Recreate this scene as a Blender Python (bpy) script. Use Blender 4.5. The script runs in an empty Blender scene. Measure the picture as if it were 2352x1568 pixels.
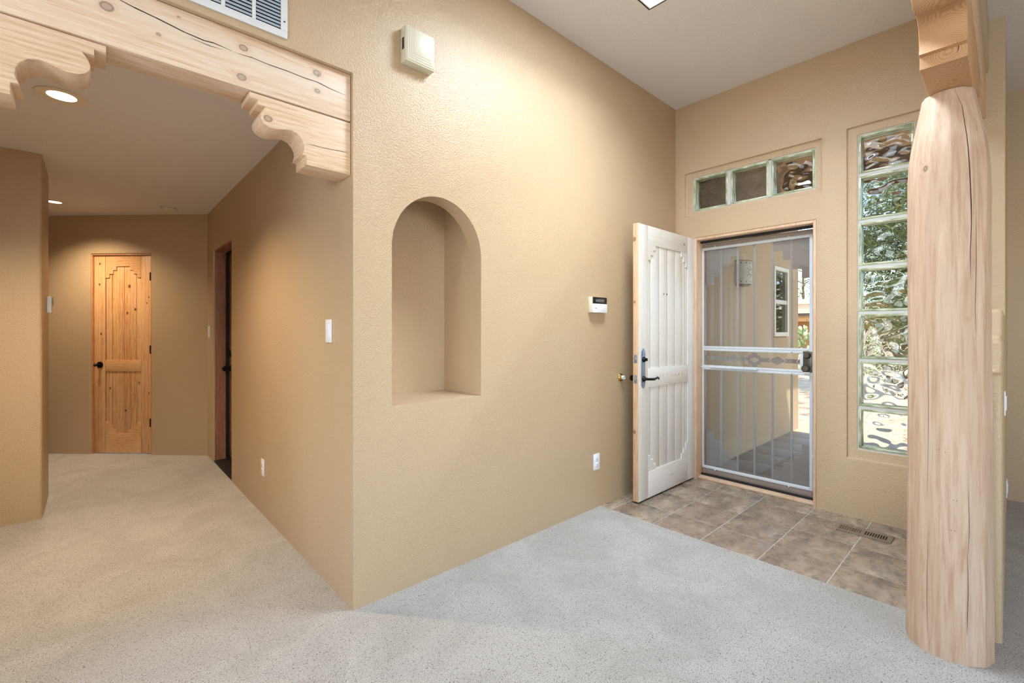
import bpy, bmesh, math, random
from mathutils import Vector, Matrix
random.seed(7)
R = math.radians
S = bpy.context.scene
COL = S.collection

# ------------------------------------------------------------------ camera, sky, sun, room light, exposure
cd = bpy.data.cameras.new('camera')
cam = bpy.data.objects.new('camera', cd); COL.objects.link(cam)
cam.location = (-0.8682, -2.0024, 1.2566)
cam.rotation_euler = (R(90), 0, R(-42.56))
cd.sensor_width = 36.0; cd.lens = 36.0 * 1053.04 / 2352
cd.shift_y = -23.34 / 2352
cd.clip_start = 0.05; cd.clip_end = 300
S.camera = cam
S.view_settings.view_transform = 'Standard'
S.view_settings.look = 'None'
S.view_settings.gamma = 1.0
S.view_settings.use_curve_mapping = False
S.view_settings.exposure = 0.0
try:
    S.cycles.use_denoising = True
    S.cycles.sample_clamp_indirect = 6.0
    S.cycles.max_bounces = 14
    S.cycles.diffuse_bounces = 6
    S.cycles.transmission_bounces = 10
    S.cycles.transparent_max_bounces = 16
except Exception:
    pass

w = bpy.data.worlds.new('sky'); S.world = w; w.use_nodes = True
wn = w.node_tree.nodes; wl = w.node_tree.links
bg = wn['Background']
sky = wn.new('ShaderNodeTexSky'); sky.sky_type = 'NISHITA'; sky.sun_disc = False
sky.sun_elevation = R(52); sky.sun_rotation = R(205); sky.air_density = 1.0; sky.dust_density = 0.7
wl.new(sky.outputs[0], bg.inputs['Color']); bg.inputs['Strength'].default_value = 0.62

def light(name, kind, loc, energy, color=(1, 1, 1), target=None, rot=None, **kw):
    ld = bpy.data.lights.new(name, kind); ld.energy = energy; ld.color = color
    for k, v in kw.items(): setattr(ld, k, v)
    o = bpy.data.objects.new(name, ld); COL.objects.link(o); o.location = loc
    if target is not None:
        o.rotation_euler = (Vector(target) - Vector(loc)).to_track_quat('-Z', 'Y').to_euler()
    if rot is not None: o.rotation_euler = rot
    return o

light('sun', 'SUN', (0, -10, 20), 6.0, (1.0, 0.93, 0.82), target=(4.8, -1.0, 7.8), angle=R(0.6))
# daylight through the big windows behind and beside the camera, and through the skylight shaft
light('window_daylight_back', 'AREA', (-0.6, -6.05, 1.55), 58, (0.74, 0.86, 1.0), rot=(R(90), 0, 0), shape='RECTANGLE', size=3.6, size_y=1.9)
light('window_daylight_left', 'AREA', (-3.36, -2.3, 1.55), 100, (0.76, 0.87, 1.0), rot=(R(90), 0, R(-90)), shape='RECTANGLE', size=2.6, size_y=1.9)
light('skylight_daylight', 'AREA', (1.178, -0.914, 3.60), 112, (0.74, 0.86, 1.0), rot=(0, 0, 0), shape='RECTANGLE', size=0.86, size_y=0.755)

# ------------------------------------------------------------------ helpers
def lin(r, g, b):
    f = lambda c: (c / 255 / 12.92) if c / 255 <= 0.04045 else ((c / 255 + 0.055) / 1.055) ** 2.4
    return (f(r), f(g), f(b), 1.0)

class MB:
    """collects shapes into one mesh; every shape is made in a small bmesh (so it can be bevelled) and merged"""
    def __init__(self): self.v = []; self.f = []; self.m = []
    def merge(self, bm, mi=0, M=None):
        n = len(self.v)
        bm.verts.index_update()
        for v in bm.verts: self.v.append(tuple(M @ v.co) if M is not None else tuple(v.co))
        flip = M is not None and M.determinant() < 0
        for f in bm.faces:
            ix = [n + v.index for v in f.verts]
            self.f.append(ix[::-1] if flip else ix); self.m.append(mi)
        bm.free(); return self
    def box(self, x0, x1, y0, y1, z0, z1, bev=0.0, seg=2, mi=0, M=None):
        bm = bmesh.new()
        bmesh.ops.create_cube(bm, size=1.0)
        for v in bm.verts:
            v.co = ((x0 + x1) / 2 + v.co.x * abs(x1 - x0), (y0 + y1) / 2 + v.co.y * abs(y1 - y0), (z0 + z1) / 2 + v.co.z * abs(z1 - z0))
        if bev > 0: bmesh.ops.bevel(bm, geom=bm.edges[:], offset=bev, segments=seg, profile=0.5, affect='EDGES')
        return self.merge(bm, mi, M)
    def prism(self, poly, t0, t1, mp=None, bev=0.0, seg=2, mi=0, M=None):
        """poly of (a, b), extruded from t0 to t1; mp(a, b, t) -> xyz"""
        mp = mp or (lambda a, b, t: (a, b, t))
        bm = bmesh.new()
        A = [bm.verts.new(mp(a, b, t0)) for a, b in poly]
        B = [bm.verts.new(mp(a, b, t1)) for a, b in poly]
        n = len(poly)
        bm.faces.new(A); bm.faces.new(B[::-1])
        for i in range(n): bm.faces.new((A[i], B[i], B[(i + 1) % n], A[(i + 1) % n]))
        bmesh.ops.recalc_face_normals(bm, faces=bm.faces[:])
        if bev > 0:
            rim = [e for e in bm.edges if (e.verts[0] in A and e.verts[1] in A) or (e.verts[0] in B and e.verts[1] in B)]
            bmesh.ops.bevel(bm, geom=rim, offset=bev, segments=seg, profile=0.5, affect='EDGES')
        return self.merge(bm, mi, M)
    def lathe(self, prof, n=32, M=None, mi=0, cap=True):
        """profile [(r, z)...] spun about z"""
        bm = bmesh.new(); rings = []
        for r, z in prof:
            rings.append([bm.verts.new((r * math.cos(2 * math.pi * i / n), r * math.sin(2 * math.pi * i / n), z)) for i in range(n)])
        for a, b in zip(rings, rings[1:]):
            for i in range(n): bm.faces.new((a[i], a[(i + 1) % n], b[(i + 1) % n], b[i]))
        if cap:
            if prof[0][0] > 1e-5: bm.faces.new(rings[0][::-1])
            if prof[-1][0] > 1e-5: bm.faces.new(rings[-1])
        bmesh.ops.remove_doubles(bm, verts=bm.verts[:], dist=1e-6)
        bmesh.ops.recalc_face_normals(bm, faces=bm.faces[:])
        return self.merge(bm, mi, M)
    def tube(self, pts, r, n=10, mi=0, M=None):
        bm = bmesh.new(); rings = []
        pts = [Vector(p) for p in pts]
        rr = r if isinstance(r, (list, tuple)) else [r] * len(pts)
        for i, p in enumerate(pts):
            d = (pts[min(i + 1, len(pts) - 1)] - pts[max(i - 1, 0)]).normalized()
            up = Vector((0, 0, 1)) if abs(d.z) < 0.9 else Vector((1, 0, 0))
            a = d.cross(up).normalized(); b = d.cross(a).normalized()
            rings.append([bm.verts.new(p + a * rr[i] * math.cos(2 * math.pi * k / n) + b * rr[i] * math.sin(2 * math.pi * k / n)) for k in range(n)])
        for a, b in zip(rings, rings[1:]):
            for k in range(n): bm.faces.new((a[k], a[(k + 1) % n], b[(k + 1) % n], b[k]))
        bm.faces.new(rings[0][::-1]); bm.faces.new(rings[-1])
        bmesh.ops.recalc_face_normals(bm, faces=bm.faces[:])
        return self.merge(bm, mi, M)
    def quad(self, a, b, c, d, mi=0):
        n = len(self.v); self.v += [tuple(a), tuple(b), tuple(c), tuple(d)]
        self.f.append([n, n + 1, n + 2, n + 3]); self.m.append(mi); return self
    def build(self, name, mats, parent=None, sharp=35):
        mats = mats if isinstance(mats, (list, tuple)) else [mats]
        off = Vector((0, 0, 0))
        p = parent
        while p is not None: off += p.location; p = p.parent
        me = bpy.data.meshes.new(name)
        me.from_pydata([tuple(Vector(v) - off) for v in self.v], [], self.f)
        for m in mats: me.materials.append(m)
        me.polygons.foreach_set('material_index', self.m)
        me.update()
        o = bpy.data.objects.new(name, me); COL.objects.link(o)
        if parent is not None: o.parent = parent
        shade(o, sharp)
        return o

def shade(o, ang=35):
    me = o.data
    if ang <= 0: return
    me.polygons.foreach_set('use_smooth', [True] * len(me.polygons))
    me.set_sharp_from_angle(angle=R(ang))

def root(name, loc, label=None, cat=None, group=None, kind=None):
    o = bpy.data.objects.new(name, None); COL.objects.link(o); o.location = loc
    o.empty_display_size = 0.1
    return tag(o, label, cat, group, kind)
def tag(o, label=None, cat=None, group=None, kind=None):
    if label: o['label'] = label
    if cat: o['category'] = cat
    if group: o['group'] = group
    if kind: o['kind'] = kind
    return o

def evaluated(o):
    dg = bpy.context.evaluated_depsgraph_get()
    me = bpy.data.meshes.new_from_object(o.evaluated_get(dg))
    old = o.data; o.modifiers.clear(); o.data = me
    bpy.data.meshes.remove(old)
def cut(o, cutters):
    """carve openings into o; the cutters are thrown away"""
    tmp = []
    for mb in cutters:
        c = mb.build('cutter', [], None, 0); tmp.append(c)
        m = o.modifiers.new('b', 'BOOLEAN'); m.operation = 'DIFFERENCE'; m.solver = 'EXACT'; m.object = c
    evaluated(o)
    for c in tmp:
        me = c.data; bpy.data.objects.remove(c); bpy.data.meshes.remove(me)
def soften(o, width, seg=3, ang=40):
    m = o.modifiers.new('v', 'BEVEL'); m.width = width; m.segments = seg; m.limit_method = 'ANGLE'; m.angle_limit = R(ang)
    m.miter_outer = 'MITER_SHARP'; m.use_clamp_overlap = True
    evaluated(o); shade(o, 30)

# ------------------------------------------------------------------ materials
class NT:
    def __init__(self, name):
        self.mat = bpy.data.materials.new(name); self.mat.use_nodes = True
        self.n = self.mat.node_tree.nodes; self.l = self.mat.node_tree.links
        self.b = self.n['Principled BSDF']; self.out = self.n['Material Output']
    def node(self, t, **kw):
        x = self.n.new(t)
        for k, v in kw.items():
            if k in x.inputs.keys(): self.set(x.inputs[k], v)
            else: setattr(x, k, v)
        return x
    def set(self, sock, v):
        if isinstance(v, bpy.types.NodeSocket): self.l.new(v, sock)
        else: sock.default_value = v
    def pos(self):
        if not hasattr(self, '_p'): self._p = self.n.new('ShaderNodeNewGeometry').outputs['Position']
        return self._p
    def mapv(self, scale=(1, 1, 1), loc=(0, 0, 0), rot=(0, 0, 0), src=None):
        m = self.n.new('ShaderNodeMapping'); self.l.new(src or self.pos(), m.inputs[0])
        m.inputs['Location'].default_value = loc; m.inputs['Rotation'].default_value = rot; m.inputs['Scale'].default_value = scale
        return m.outputs[0]
    def noise(self, vec, scale, detail=2.0, rough=0.5, dist=0.0, out='Fac'):
        x = self.n.new('ShaderNodeTexNoise'); self.l.new(vec, x.inputs['Vector'])
        x.inputs['Scale'].default_value = scale; x.inputs['Detail'].default_value = detail
        x.inputs['Roughness'].default_value = rough; x.inputs['Distortion'].default_value = dist
        return x.outputs[out]
    def ramp(self, fac, stops, interp='LINEAR'):
        x = self.n.new('ShaderNodeValToRGB'); self.l.new(fac, x.inputs[0]); cr = x.color_ramp; cr.interpolation = interp
        while len(cr.elements) < len(stops): cr.elements.new(0.5)
        for e, (p, c) in zip(cr.elements, stops):
            e.position = p; e.color = c if len(c) == 4 else (*c, 1)
        return x.outputs[0]
    def mix(self, fac, a, b, mode='MIX'):
        x = self.n.new('ShaderNodeMix'); x.data_type = 'RGBA'; x.blend_type = mode
        self.set(x.inputs[0], fac); self.set(x.inputs[6], a); self.set(x.inputs[7], b)
        return x.outputs[2]
    def math(self, op, a, b=0.0, c=None, clamp=False):
        x = self.n.new('ShaderNodeMath'); x.operation = op; x.use_clamp = clamp
        self.set(x.inputs[0], a); self.set(x.inputs[1], b)
        if c is not None: self.set(x.inputs[2], c)
        return x.outputs[0]
    def bump(self, h, strength=0.3, dist=0.002, nrm=None):
        x = self.n.new('ShaderNodeBump'); self.l.new(h, x.inputs['Height'])
        x.inputs['Strength'].default_value = strength; x.inputs['Distance'].default_value = dist
        if nrm is not None: self.l.new(nrm, x.inputs['Normal'])
        return x.outputs[0]
    def done(self, color=None, rough=0.5, bump=None, **kw):
        if color is not None: self.set(self.b.inputs['Base Color'], color)
        self.set(self.b.inputs['Roughness'], rough)
        if bump is not None: self.l.new(bump, self.b.inputs['Normal'])
        for k, v in kw.items(): self.set(self.b.inputs[k.replace('_', ' ')], v)
        return self.mat

def plain(name, rgb, rough=0.5, metal=0.0, noise=0.04, nscale=30, spec=0.5, bump=0.0, bscale=200):
    t = NT(name)
    c = lin(*rgb)
    n = t.noise(t.pos(), nscale, 3)
    col = t.mix(t.math('MULTIPLY', n, noise * 2), c, tuple(x * 0.75 for x in c[:3]) + (1,))
    b = t.bump(t.noise(t.pos(), bscale, 2), bump, 0.001) if bump > 0 else None
    return t.done(col, rough, b, Metallic=metal, Specular_IOR_Level=spec)

def plaster(name, rgb, scale=105, strength=0.55, rough=0.42, spec=0.5, dist=0.0016):
    t = NT(name); c = lin(*rgb)
    p = t.pos()
    a = t.noise(p, scale, 2.5, 0.55, 0.4)
    b = t.noise(p, scale * 0.33, 1, 0.5)
    h = t.math('ADD', t.ramp(a, [(0.38, (0, 0, 0)), (0.66, (1, 1, 1))]), t.math('MULTIPLY', b, 0.5))
    mott = t.noise(p, 1.7, 2)
    col = t.mix(t.math('MULTIPLY', mott, 0.10), c, tuple(x * 0.85 for x in c[:3]) + (1,))
    return t.done(col, rough, t.bump(h, strength, dist), Specular_IOR_Level=spec)

M_WALL = plaster('tan_textured_plaster', (194, 169, 135), 120, 0.7, 0.38, 0.6, 0.0015)
M_CEIL = plaster('white_textured_ceiling', (228, 223, 218), 85, 0.5, 0.7, 0.3, 0.002)
M_STUCCO = plaster('tan_exterior_stucco', (184, 159, 126), 160, 0.5, 0.85, 0.2, 0.002)
M_SHAFT = plain('white_shaft_paint', (238, 238, 236), 0.7)

def wood(name, base, dark, pale, axis='x', knots=(), scale=1.0, rough=0.55, wash=0.35, contrast=1.0, knotcol=(120, 96, 82), stain=None, bump=0.15, ringed=False, hewn=False):
    """pine: fine streaks along the axis, broad wavy grain, pale wash patches, knots at given places (x, y, z, radius)"""
    t = NT(name); p = t.pos(); kin = None
    lo, hi = 1.6 * scale, 26 * scale
    sc = {'x': (lo, hi, hi), 'y': (hi, lo, hi), 'z': (hi, hi, lo)}[axis]
    warp = t.noise(t.mapv(tuple(s * 0.13 for s in sc)), 2.2, 2)
    kf = None; kf2 = None
    for (kx, ky, kz, kr) in knots:
        d = t.node('ShaderNodeVectorMath', operation='SUBTRACT'); t.l.new(p, d.inputs[0]); d.inputs[1].default_value = (kx, ky, kz)
        e = t.node('ShaderNodeVectorMath', operation='MULTIPLY'); t.l.new(d.outputs[0], e.inputs[0])
        st = {'x': (0.8, 1, 1), 'y': (1, 0.8, 1), 'z': (1, 1, 0.8)}[axis]; e.inputs[1].default_value = tuple(q / kr for q in st)
        ln = t.node('ShaderNodeVectorMath', operation='LENGTH'); t.l.new(e.outputs[0], ln.inputs[0])
        L = ln.outputs['Value']
        g = t.math('SUBTRACT', 1.0, t.math('MULTIPLY', t.math('SUBTRACT', L, 0.8), 3.5), clamp=True)
        halo = t.math('SUBTRACT', 1.0, t.math('MULTIPLY', L, 0.32), clamp=True)
        inn = t.math('SUBTRACT', 1.0, t.math('MULTIPLY', t.math('SUBTRACT', L, 0.55), 4.5), clamp=True)
        kin = inn if kin is None else t.math('MAXIMUM', kin, inn)
        kf = g if kf is None else t.math('MAXIMUM', kf, g)
        kf2 = halo if kf2 is None else t.math('MAXIMUM', kf2, halo)
    vec = t.mapv(sc)
    if kf2 is not None:
        vs = t.node('ShaderNodeVectorMath', operation='ADD'); t.l.new(vec, vs.inputs[0])
        cmb = t.node('ShaderNodeCombineXYZ')
        for i in range(3): t.l.new(t.math('MULTIPLY', t.math('POWER', kf2, 3.0), 1.0), cmb.inputs[i])
        t.l.new(cmb.outputs[0], vs.inputs[1]); vec = vs.outputs[0]
    fine = t.noise(vec, 5.0, 4, 0.6, 0.3)
    rings = t.node('ShaderNodeTexWave', wave_type='BANDS', bands_direction={'x': 'Z', 'y': 'Z', 'z': 'X'}[axis])
    t.l.new(t.mapv(tuple(s * 0.055 for s in sc)), rings.inputs['Vector'])
    rings.inputs['Scale'].default_value = 9; rings.inputs['Distortion'].default_value = 5; rings.inputs['Detail'].default_value = 3
    rings.inputs['Detail Scale'].default_value = 1.2
    f = t.math('ADD', t.math('MULTIPLY', fine, 0.62), t.math('MULTIPLY', rings.outputs['Fac'], 0.09 * contrast))
    f = t.math('ADD', f, t.math('MULTIPLY', warp, 0.3))
    col = t.ramp(f, [(0.36, lin(*dark)), (0.48, lin(*base)), (0.62, lin(*pale))])
    patch = t.noise(t.mapv(tuple(s * 0.1 for s in sc), (3, 5, 1)), 3.0, 3, 0.6)
    col = t.mix(t.math('MULTIPLY', t.ramp(patch, [(0.45, (0, 0, 0)), (0.62, (1, 1, 1))]), wash), col, lin(*pale))
    if hewn:
        hp = t.noise(t.mapv((16, 16, 1.5)), 1.0, 1.5, 0.4, 0.3)
        col = t.mix(t.math('MULTIPLY', t.ramp(hp, [(0.47, (0, 0, 0)), (0.50, (1, 1, 1))]), 0.28), col, lin(*dark))
    if kf2 is not None:
        h2 = t.math('POWER', kf2, 2.2)
        col = t.mix(t.math('MULTIPLY', h2, 0.55), col, lin(*(stain or dark)))
        kc = t.mix(t.noise(p, 130, 2), lin(*knotcol), tuple(x * 0.45 for x in lin(*knotcol)[:3]) + (1,))
        if ringed: kc = t.mix(t.math('MULTIPLY', kin, 0.8), kc, tuple(0.5 * (x + y) for x, y in zip(lin(*knotcol)[:3], lin(*base)[:3])) + (1,))
        col = t.mix(t.math('MULTIPLY', kf, 0.85), col, kc)
    return t.done(col, rough, t.bump(f, bump, 0.0015))

BEAM_K = [(-0.637, 0.02, 2.385, 0.004), (-0.694, 0.02, 2.297, 0.006), (-0.431, 0.02, 2.36, 0.013), (-0.437, 0.02, 2.244, 0.014), (-0.151, 0.02, 2.368, 0.014), (-0.150, 0.02, 2.292, 0.010), (-0.83, 0.02, 2.33, 0.016)]
M_BEAM = wood('pickled_pine_beam', (222, 194, 164), (206, 168, 130), (232, 214, 194), 'x', BEAM_K, 0.8, 0.5, 0.7, 0.8, (150, 132, 124), (196, 138, 92), ringed=True)
M_CORB = wood('pickled_pine_corbel', (220, 190, 156), (204, 166, 128), (230, 208, 182), 'x', [(-0.343, 0.02, 2.113, 0.014)], 1.3, 0.5, 0.3, 1.0, (140, 118, 100), ringed=True)
M_ENDG = None
M_POST = wood('peeled_pine_post', (198, 170, 144), (178, 144, 116), (208, 184, 162), 'z', [(1.557, -1.768, 1.900, 0.013), (1.56, -1.90, 1.30, 0.006)], 0.55, 0.6, 0.3, 0.3, (110, 88, 72), bump=0.05, ringed=True, hewn=True)
M_LEAF = wood('whitewashed_pine_door', (226, 221, 212), (218, 208, 193), (232, 230, 226), 'z', [(2.43, -0.17, 1.548, 0.010), (2.60, -0.17, 1.96, 0.010)], 1.0, 0.38, 0.5, 0.7, (140, 132, 128))
M_LEAFR = wood('whitewashed_pine_rail', (226, 220, 210), (218, 207, 190), (232, 230, 226), 'x', [(2.75, -0.17, 1.975, 0.010), (2.55, -0.17, 0.12, 0.006)], 1.0, 0.38, 0.5, 0.7, (140, 132, 128))
M_EDGE = wood('raw_pine_edge', (206, 166, 130), (184, 138, 100), (220, 186, 152), 'z', [(2.05, -0.14, 1.93, 0.016), (2.05, -0.14, 1.47, 0.012), (2.05, -0.14, 0.52, 0.014)], 1.0, 0.5, 0.2, 0.8, (150, 110, 80))
M_JAMB = wood('pine_jamb', (208, 174, 142), (186, 146, 114), (218, 190, 162), 'z', [], 1.0, 0.5, 0.2, 0.8)
M_DARKGAP = plain('black_weatherstrip', (16, 15, 15), 0.6)
M_CRACK = plain('dark_wood_crack', (62, 42, 32), 0.9)

# ------------------------------------------------------------------ walls, floor, ceiling
XB = 2.9276
H = 3.208; HH = 2.443; SZ = 3.04
XYZ = lambda a, b, t: (a, b, t)
XZ = lambda a, b, t: (a, t, b)      # polygon in x, z; extruded along y
YZ = lambda a, b, t: (t, a, b)      # polygon in y, z; extruded along x

mb = MB().prism([(-3.5, 0), (3.1, 0), (3.1, 0.75), (0.45, 0.75), (0.45, 3.62), (0, 3.5), (0, 0.18), (-3.5, 0.18)], -0.06, 3.30)
wall = mb.build('wall_center', M_WALL)
arch = [(0.191, 0.897), (0.7365, 0.897)]
cx_, cz_, ra = 0.46375, 1.665, 0.27275
for i in range(0, 25):
    a = math.pi * i / 24
    arch.append((cx_ + ra * math.cos(a), cz_ + ra * math.sin(a) * 1.045))
cut(wall, [MB().box(-1.24, 0, -0.2, 0.2, -0.2, 2.418),
           MB().prism(arch, -0.1, 0.14, XZ),
           MB().box(0.191, 0.7365, 0.11, 0.362, 0.897, 2.05),
           MB().box(-0.1, 0.25, 2.42, 3.198, -0.2, 2.036)])
soften(wall, 0.019, 4, 50)
tag(wall, 'tan textured wall block with the arched niche and rounded corner', 'wall', kind='structure')

def wl_(name, mbx, label, cutters=(), bev=0.02, seg=4, mat=M_WALL):
    o = mbx.build(name, mat)
    if cutters: cut(o, cutters)
    if bev: soften(o, bev, seg, 50)
    return tag(o, label, 'wall', kind='structure')

# wall with the front door; its right end turns the corner into the next room
wl_('wall_entry', MB().prism([(XB, 0.02), (3.1, 0.02), (3.1, -1.80), (4.36, -1.80), (4.36, -6.3), (4.17, -6.3), (4.17, -1.98), (XB, -1.98)], -0.06, 3.30),
    'tan wall holding the front door and glass block windows',
    [MB().box(XB - 0.2, 3.3, -1.065, -0.17, -0.2, 2.052),
     MB().box(XB - 0.2, XB + 0.021, -1.096, -0.086, 2.241, 2.618),
     MB().box(XB - 0.2, XB + 0.021, -1.637, -1.244, 0.397, 2.637),
     MB().box(XB - 0.2, 3.3, -1.056, -0.147, 2.278, 2.572),
     MB().box(XB - 0.2, 3.3, -1.594, -1.298, 0.460, 2.582)], 0.009, 3)
wl_('wall_hall_left', MB().prism([(-3.5, 2.39), (-1.109, 2.39), (-1.109, 3.03), (-3.5, 3.03)], -0.06, 2.5),
    'tan wall block at the left of the hallway', bev=0.022)
# diagonal wall at the end of the hall
dA = Vector((0.0, 3.50, 0)); dd = Vector((-1, 1, 0)).normalized(); dn = Vector((1, 1, 0)).normalized()  # dn points away from the hall
DM = Matrix(((dd.x, dn.x, 0, dA.x), (dd.y, dn.y, 0, dA.y), (0, 0, 1, 0), (0, 0, 0, 1)))   # (s, depth, z) -> world
def dbox(m, s0, s1, t0, t1, z0, z1, **k): return m.box(s0, s1, t0, t1, z0, z1, M=DM, **k)
wl_('wall_hall_end', dbox(MB(), -0.12, 2.72, 0, 0.16, -0.06, 2.5), 'tan angled wall around the knotty pine door at the end of the hall',
    [dbox(MB(), 0.592, 1.236, -0.2, 0.3, -0.2, 2.05)], 0.012, 3)
wl_('wall_hall_far', MB().box(-3.5, -1.8, 5.36, 5.5, -0.06, 2.5), 'tan wall closing the far side corridor', bev=0)
wl_('wall_left', MB().box(-3.62, -3.5, -6.32, 5.5, -0.06, 3.3), 'tan outer wall at the far left behind the camera',
    [MB().box(-3.7, -3.4, -3.7, -0.9, 0.6, 2.5)], 0)
wl_('wall_back', MB().box(-3.62, 4.36, -6.32, -6.2, -0.06, 3.3), 'tan outer wall behind the camera with the wide window opening',
    [MB().box(-2.4, 1.2, -6.4, -6.1, 0.6, 2.5)], 0)
# stepped half wall by the post
wl_('wall_stepped', MB().prism([(1.824, -0.06), (2.96, -0.06), (2.96, 1.358), (2.12, 1.358), (2.12, 1.222), (1.97, 1.222), (1.97, 1.085), (1.824, 1.085)], -1.979, -1.835, XZ),
    'low tan stepped half wall rising behind the log post', bev=0.02, seg=4)
# plastered header over the entry beam
wl_('wall_header', MB().box(-3.5, XB + 0.05, -1.915, -1.765, 2.735, 3.30), 'tan plastered header above the entry beam', bev=0.022)

cl = MB().box(-3.5, 3.1, -1.84, 0.1, H, 3.34).build('ceiling', M_CEIL)
cut(cl, [MB().box(0.732, 1.625, -1.308, -0.520, 3.0, 3.6)]); shade(cl)
tag(cl, 'white textured ceiling over the entry with the skylight opening', 'ceiling', kind='structure')
tag(MB().box(-3.5, 0.2, 0.1, 5.5, HH, 2.56).build('ceiling_hall', M_CEIL), 'low white ceiling over the hallway', 'ceiling', kind='structure')
tag(MB().box(-3.5, 4.36, -6.3, -1.84, SZ, 3.34).build('ceiling_right', M_CEIL), 'white ceiling of the room to the right', 'ceiling', kind='structure')
roof = MB().box(-3.9, 4.6, -6.5, 0.2, 3.95, 4.1).box(-3.9, 0.5, 0.2, 5.8, 3.3, 3.45)  # unseen roof slab, added thick to block the sun from the rooms
cutr = roof.build('roof', M_STUCCO); cut(cutr, [MB().box(0.7, 1.66, -1.34, -0.49, 3.8, 4.2)])
tag(cutr, 'flat stucco roof over the house', 'roof', kind='structure')

# skylight: white shaft walls and an opaque white slab added on top
sk = root('skylight', (1.18, -0.91, H), 'square skylight shaft in the entry ceiling', 'skylight', kind='structure')
MB().box(0.725, 0.74, -1.315, -0.513, H, 3.96).box(1.617, 1.632, -1.315, -0.513, H, 3.96).box(0.74, 1.617, -1.315, -1.30, H, 3.96).box(0.74, 1.617, -0.528, -0.513, H, 3.96).build('shaft', M_SHAFT, sk)
MB().box(0.72, 1.64, -1.32, -0.51, 3.962, 3.99).build('lens', M_SHAFT, sk)  # opaque unseen cover, added to keep direct sun out of the shaft

# carpet
t = NT('speckled_beige_carpet'); p = t.pos()
pile = t.noise(p, 260, 4, 0.75, 0.5); pile2 = t.noise(p, 90, 3, 0.6)
big = t.noise(p, 2.4, 4, 0.65, 0.6)
wv = t.node('ShaderNodeVectorMath', operation='MULTIPLY_ADD'); t.l.new(t.noise(p, 160, 2, 0.6, 0, 'Color'), wv.inputs[0]); wv.inputs[1].default_value = (0.012, 0.012, 0.012); t.l.new(p, wv.inputs[2])
vor = t.node('ShaderNodeTexVoronoi', feature='F1'); t.l.new(t.mapv((1, 1.6, 1), rot=(0, 0, 0.7), src=wv.outputs[0]), vor.inputs['Vector']); vor.inputs['Scale'].default_value = 122
vc = t.node('ShaderNodeSeparateColor'); t.l.new(vor.outputs['Color'], vc.inputs[0])
near = t.math('LESS_THAN', vor.outputs['Distance'], 0.34)
fl_dark = t.math('MULTIPLY', near, t.math('GREATER_THAN', vc.outputs[0], 0.80))
fl_tan = t.math('MULTIPLY', near, t.math('GREATER_THAN', vc.outputs[1], 0.72))
col = t.ramp(pile, [(0.34, lin(138, 130, 120)), (0.47, lin(216, 210, 201)), (0.60, lin(240, 237, 231))])
col = t.mix(t.math('MULTIPLY', fl_tan, 0.6), col, lin(156, 134, 112))
col = t.mix(t.math('MULTIPLY', fl_dark, 0.75), col, lin(92, 82, 76))
col = t.mix(t.math('MULTIPLY', t.ramp(big, [(0.42, (0, 0, 0)), (0.6, (1, 1, 1))]), 0.22), col, lin(152, 142, 130))
M_CARPET = t.done(col, 0.95, t.bump(t.math('ADD', pile, pile2), 1.0, 0.009), Specular_IOR_Level=0.1, Sheen_Weight=0.15)
fc = MB()
edge = [(1.836, 0.02), (-3.6, 0.02)]
fc.prism([(-3.6, 5.5), (-3.6, -6.25), (4.3, -6.25), (4.3, -1.9), (1.836, -1.9), (1.836, 0.02), (0.3, 0.3), (0.3, 5.5)], -0.05, 0.0)
tag(fc.build('floor', M_CARPET), 'light beige speckled carpet', 'carpet', kind='structure')

# entry tile: every tile a slightly bevelled slab over grout
t = NT('slate_look_tile'); p = t.pos()
sep = t.node('ShaderNodeSeparateXYZ'); t.l.new(p, sep.inputs[0])
ix = t.math('FLOOR', t.math('DIVIDE', t.math('SUBTRACT', sep.outputs[0], 2.101), 0.3285))
iy = t.math('FLOOR', t.math('DIVIDE', t.math('ADD', sep.outputs[1], 0.415), 0.3205))
cmb = t.node('ShaderNodeCombineXYZ'); t.l.new(ix, cmb.inputs[0]); t.l.new(iy, cmb.inputs[1])
wn2 = t.node('ShaderNodeTexWhiteNoise', noise_dimensions='3D'); t.l.new(cmb.outputs[0], wn2.inputs['Vector'])
offs = t.node('ShaderNodeVectorMath', operation='MULTIPLY_ADD'); t.l.new(wn2.outputs['Color'], offs.inputs[0]); offs.inputs[1].default_value = (9, 9, 9); t.l.new(p, offs.inputs[2])
n1 = t.noise(t.mapv((3.0, 5.5, 3), src=offs.outputs[0]), 1.7, 9, 0.72, 0.4)
n2 = t.noise(offs.outputs[0], 22, 4, 0.6, 0.5)
f = t.math('ADD', t.math('MULTIPLY', n1, 0.75), t.math('MULTIPLY', n2, 0.25))
col = t.ramp(f, [(0.32, lin(88, 80, 74)), (0.45, lin(128, 116, 102)), (0.53, lin(156, 138, 116)), (0.62, lin(178, 166, 146))])
rose = t.noise(offs.outputs[0], 2.3, 2)
col = t.mix(t.math('MULTIPLY', t.ramp(rose, [(0.4, (0, 0, 0)), (0.65, (1, 1, 1))]), 0.45), col, lin(150, 122, 104))
vein = t.node('ShaderNodeTexVoronoi', feature='DISTANCE_TO_EDGE'); t.l.new(t.mapv((1, 1, 1), src=offs.outputs[0]), vein.inputs['Vector']); vein.inputs['Scale'].default_value = 3.4
wv = t.node('ShaderNodeVectorMath', operation='ADD'); t.l.new(offs.outputs[0], wv.inputs[0]); t.l.new(t.noise(p, 14, 3, 0.6, 0, 'Color'), wv.inputs[1]); t.l.new(wv.outputs[0], vein.inputs['Vector'])
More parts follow.
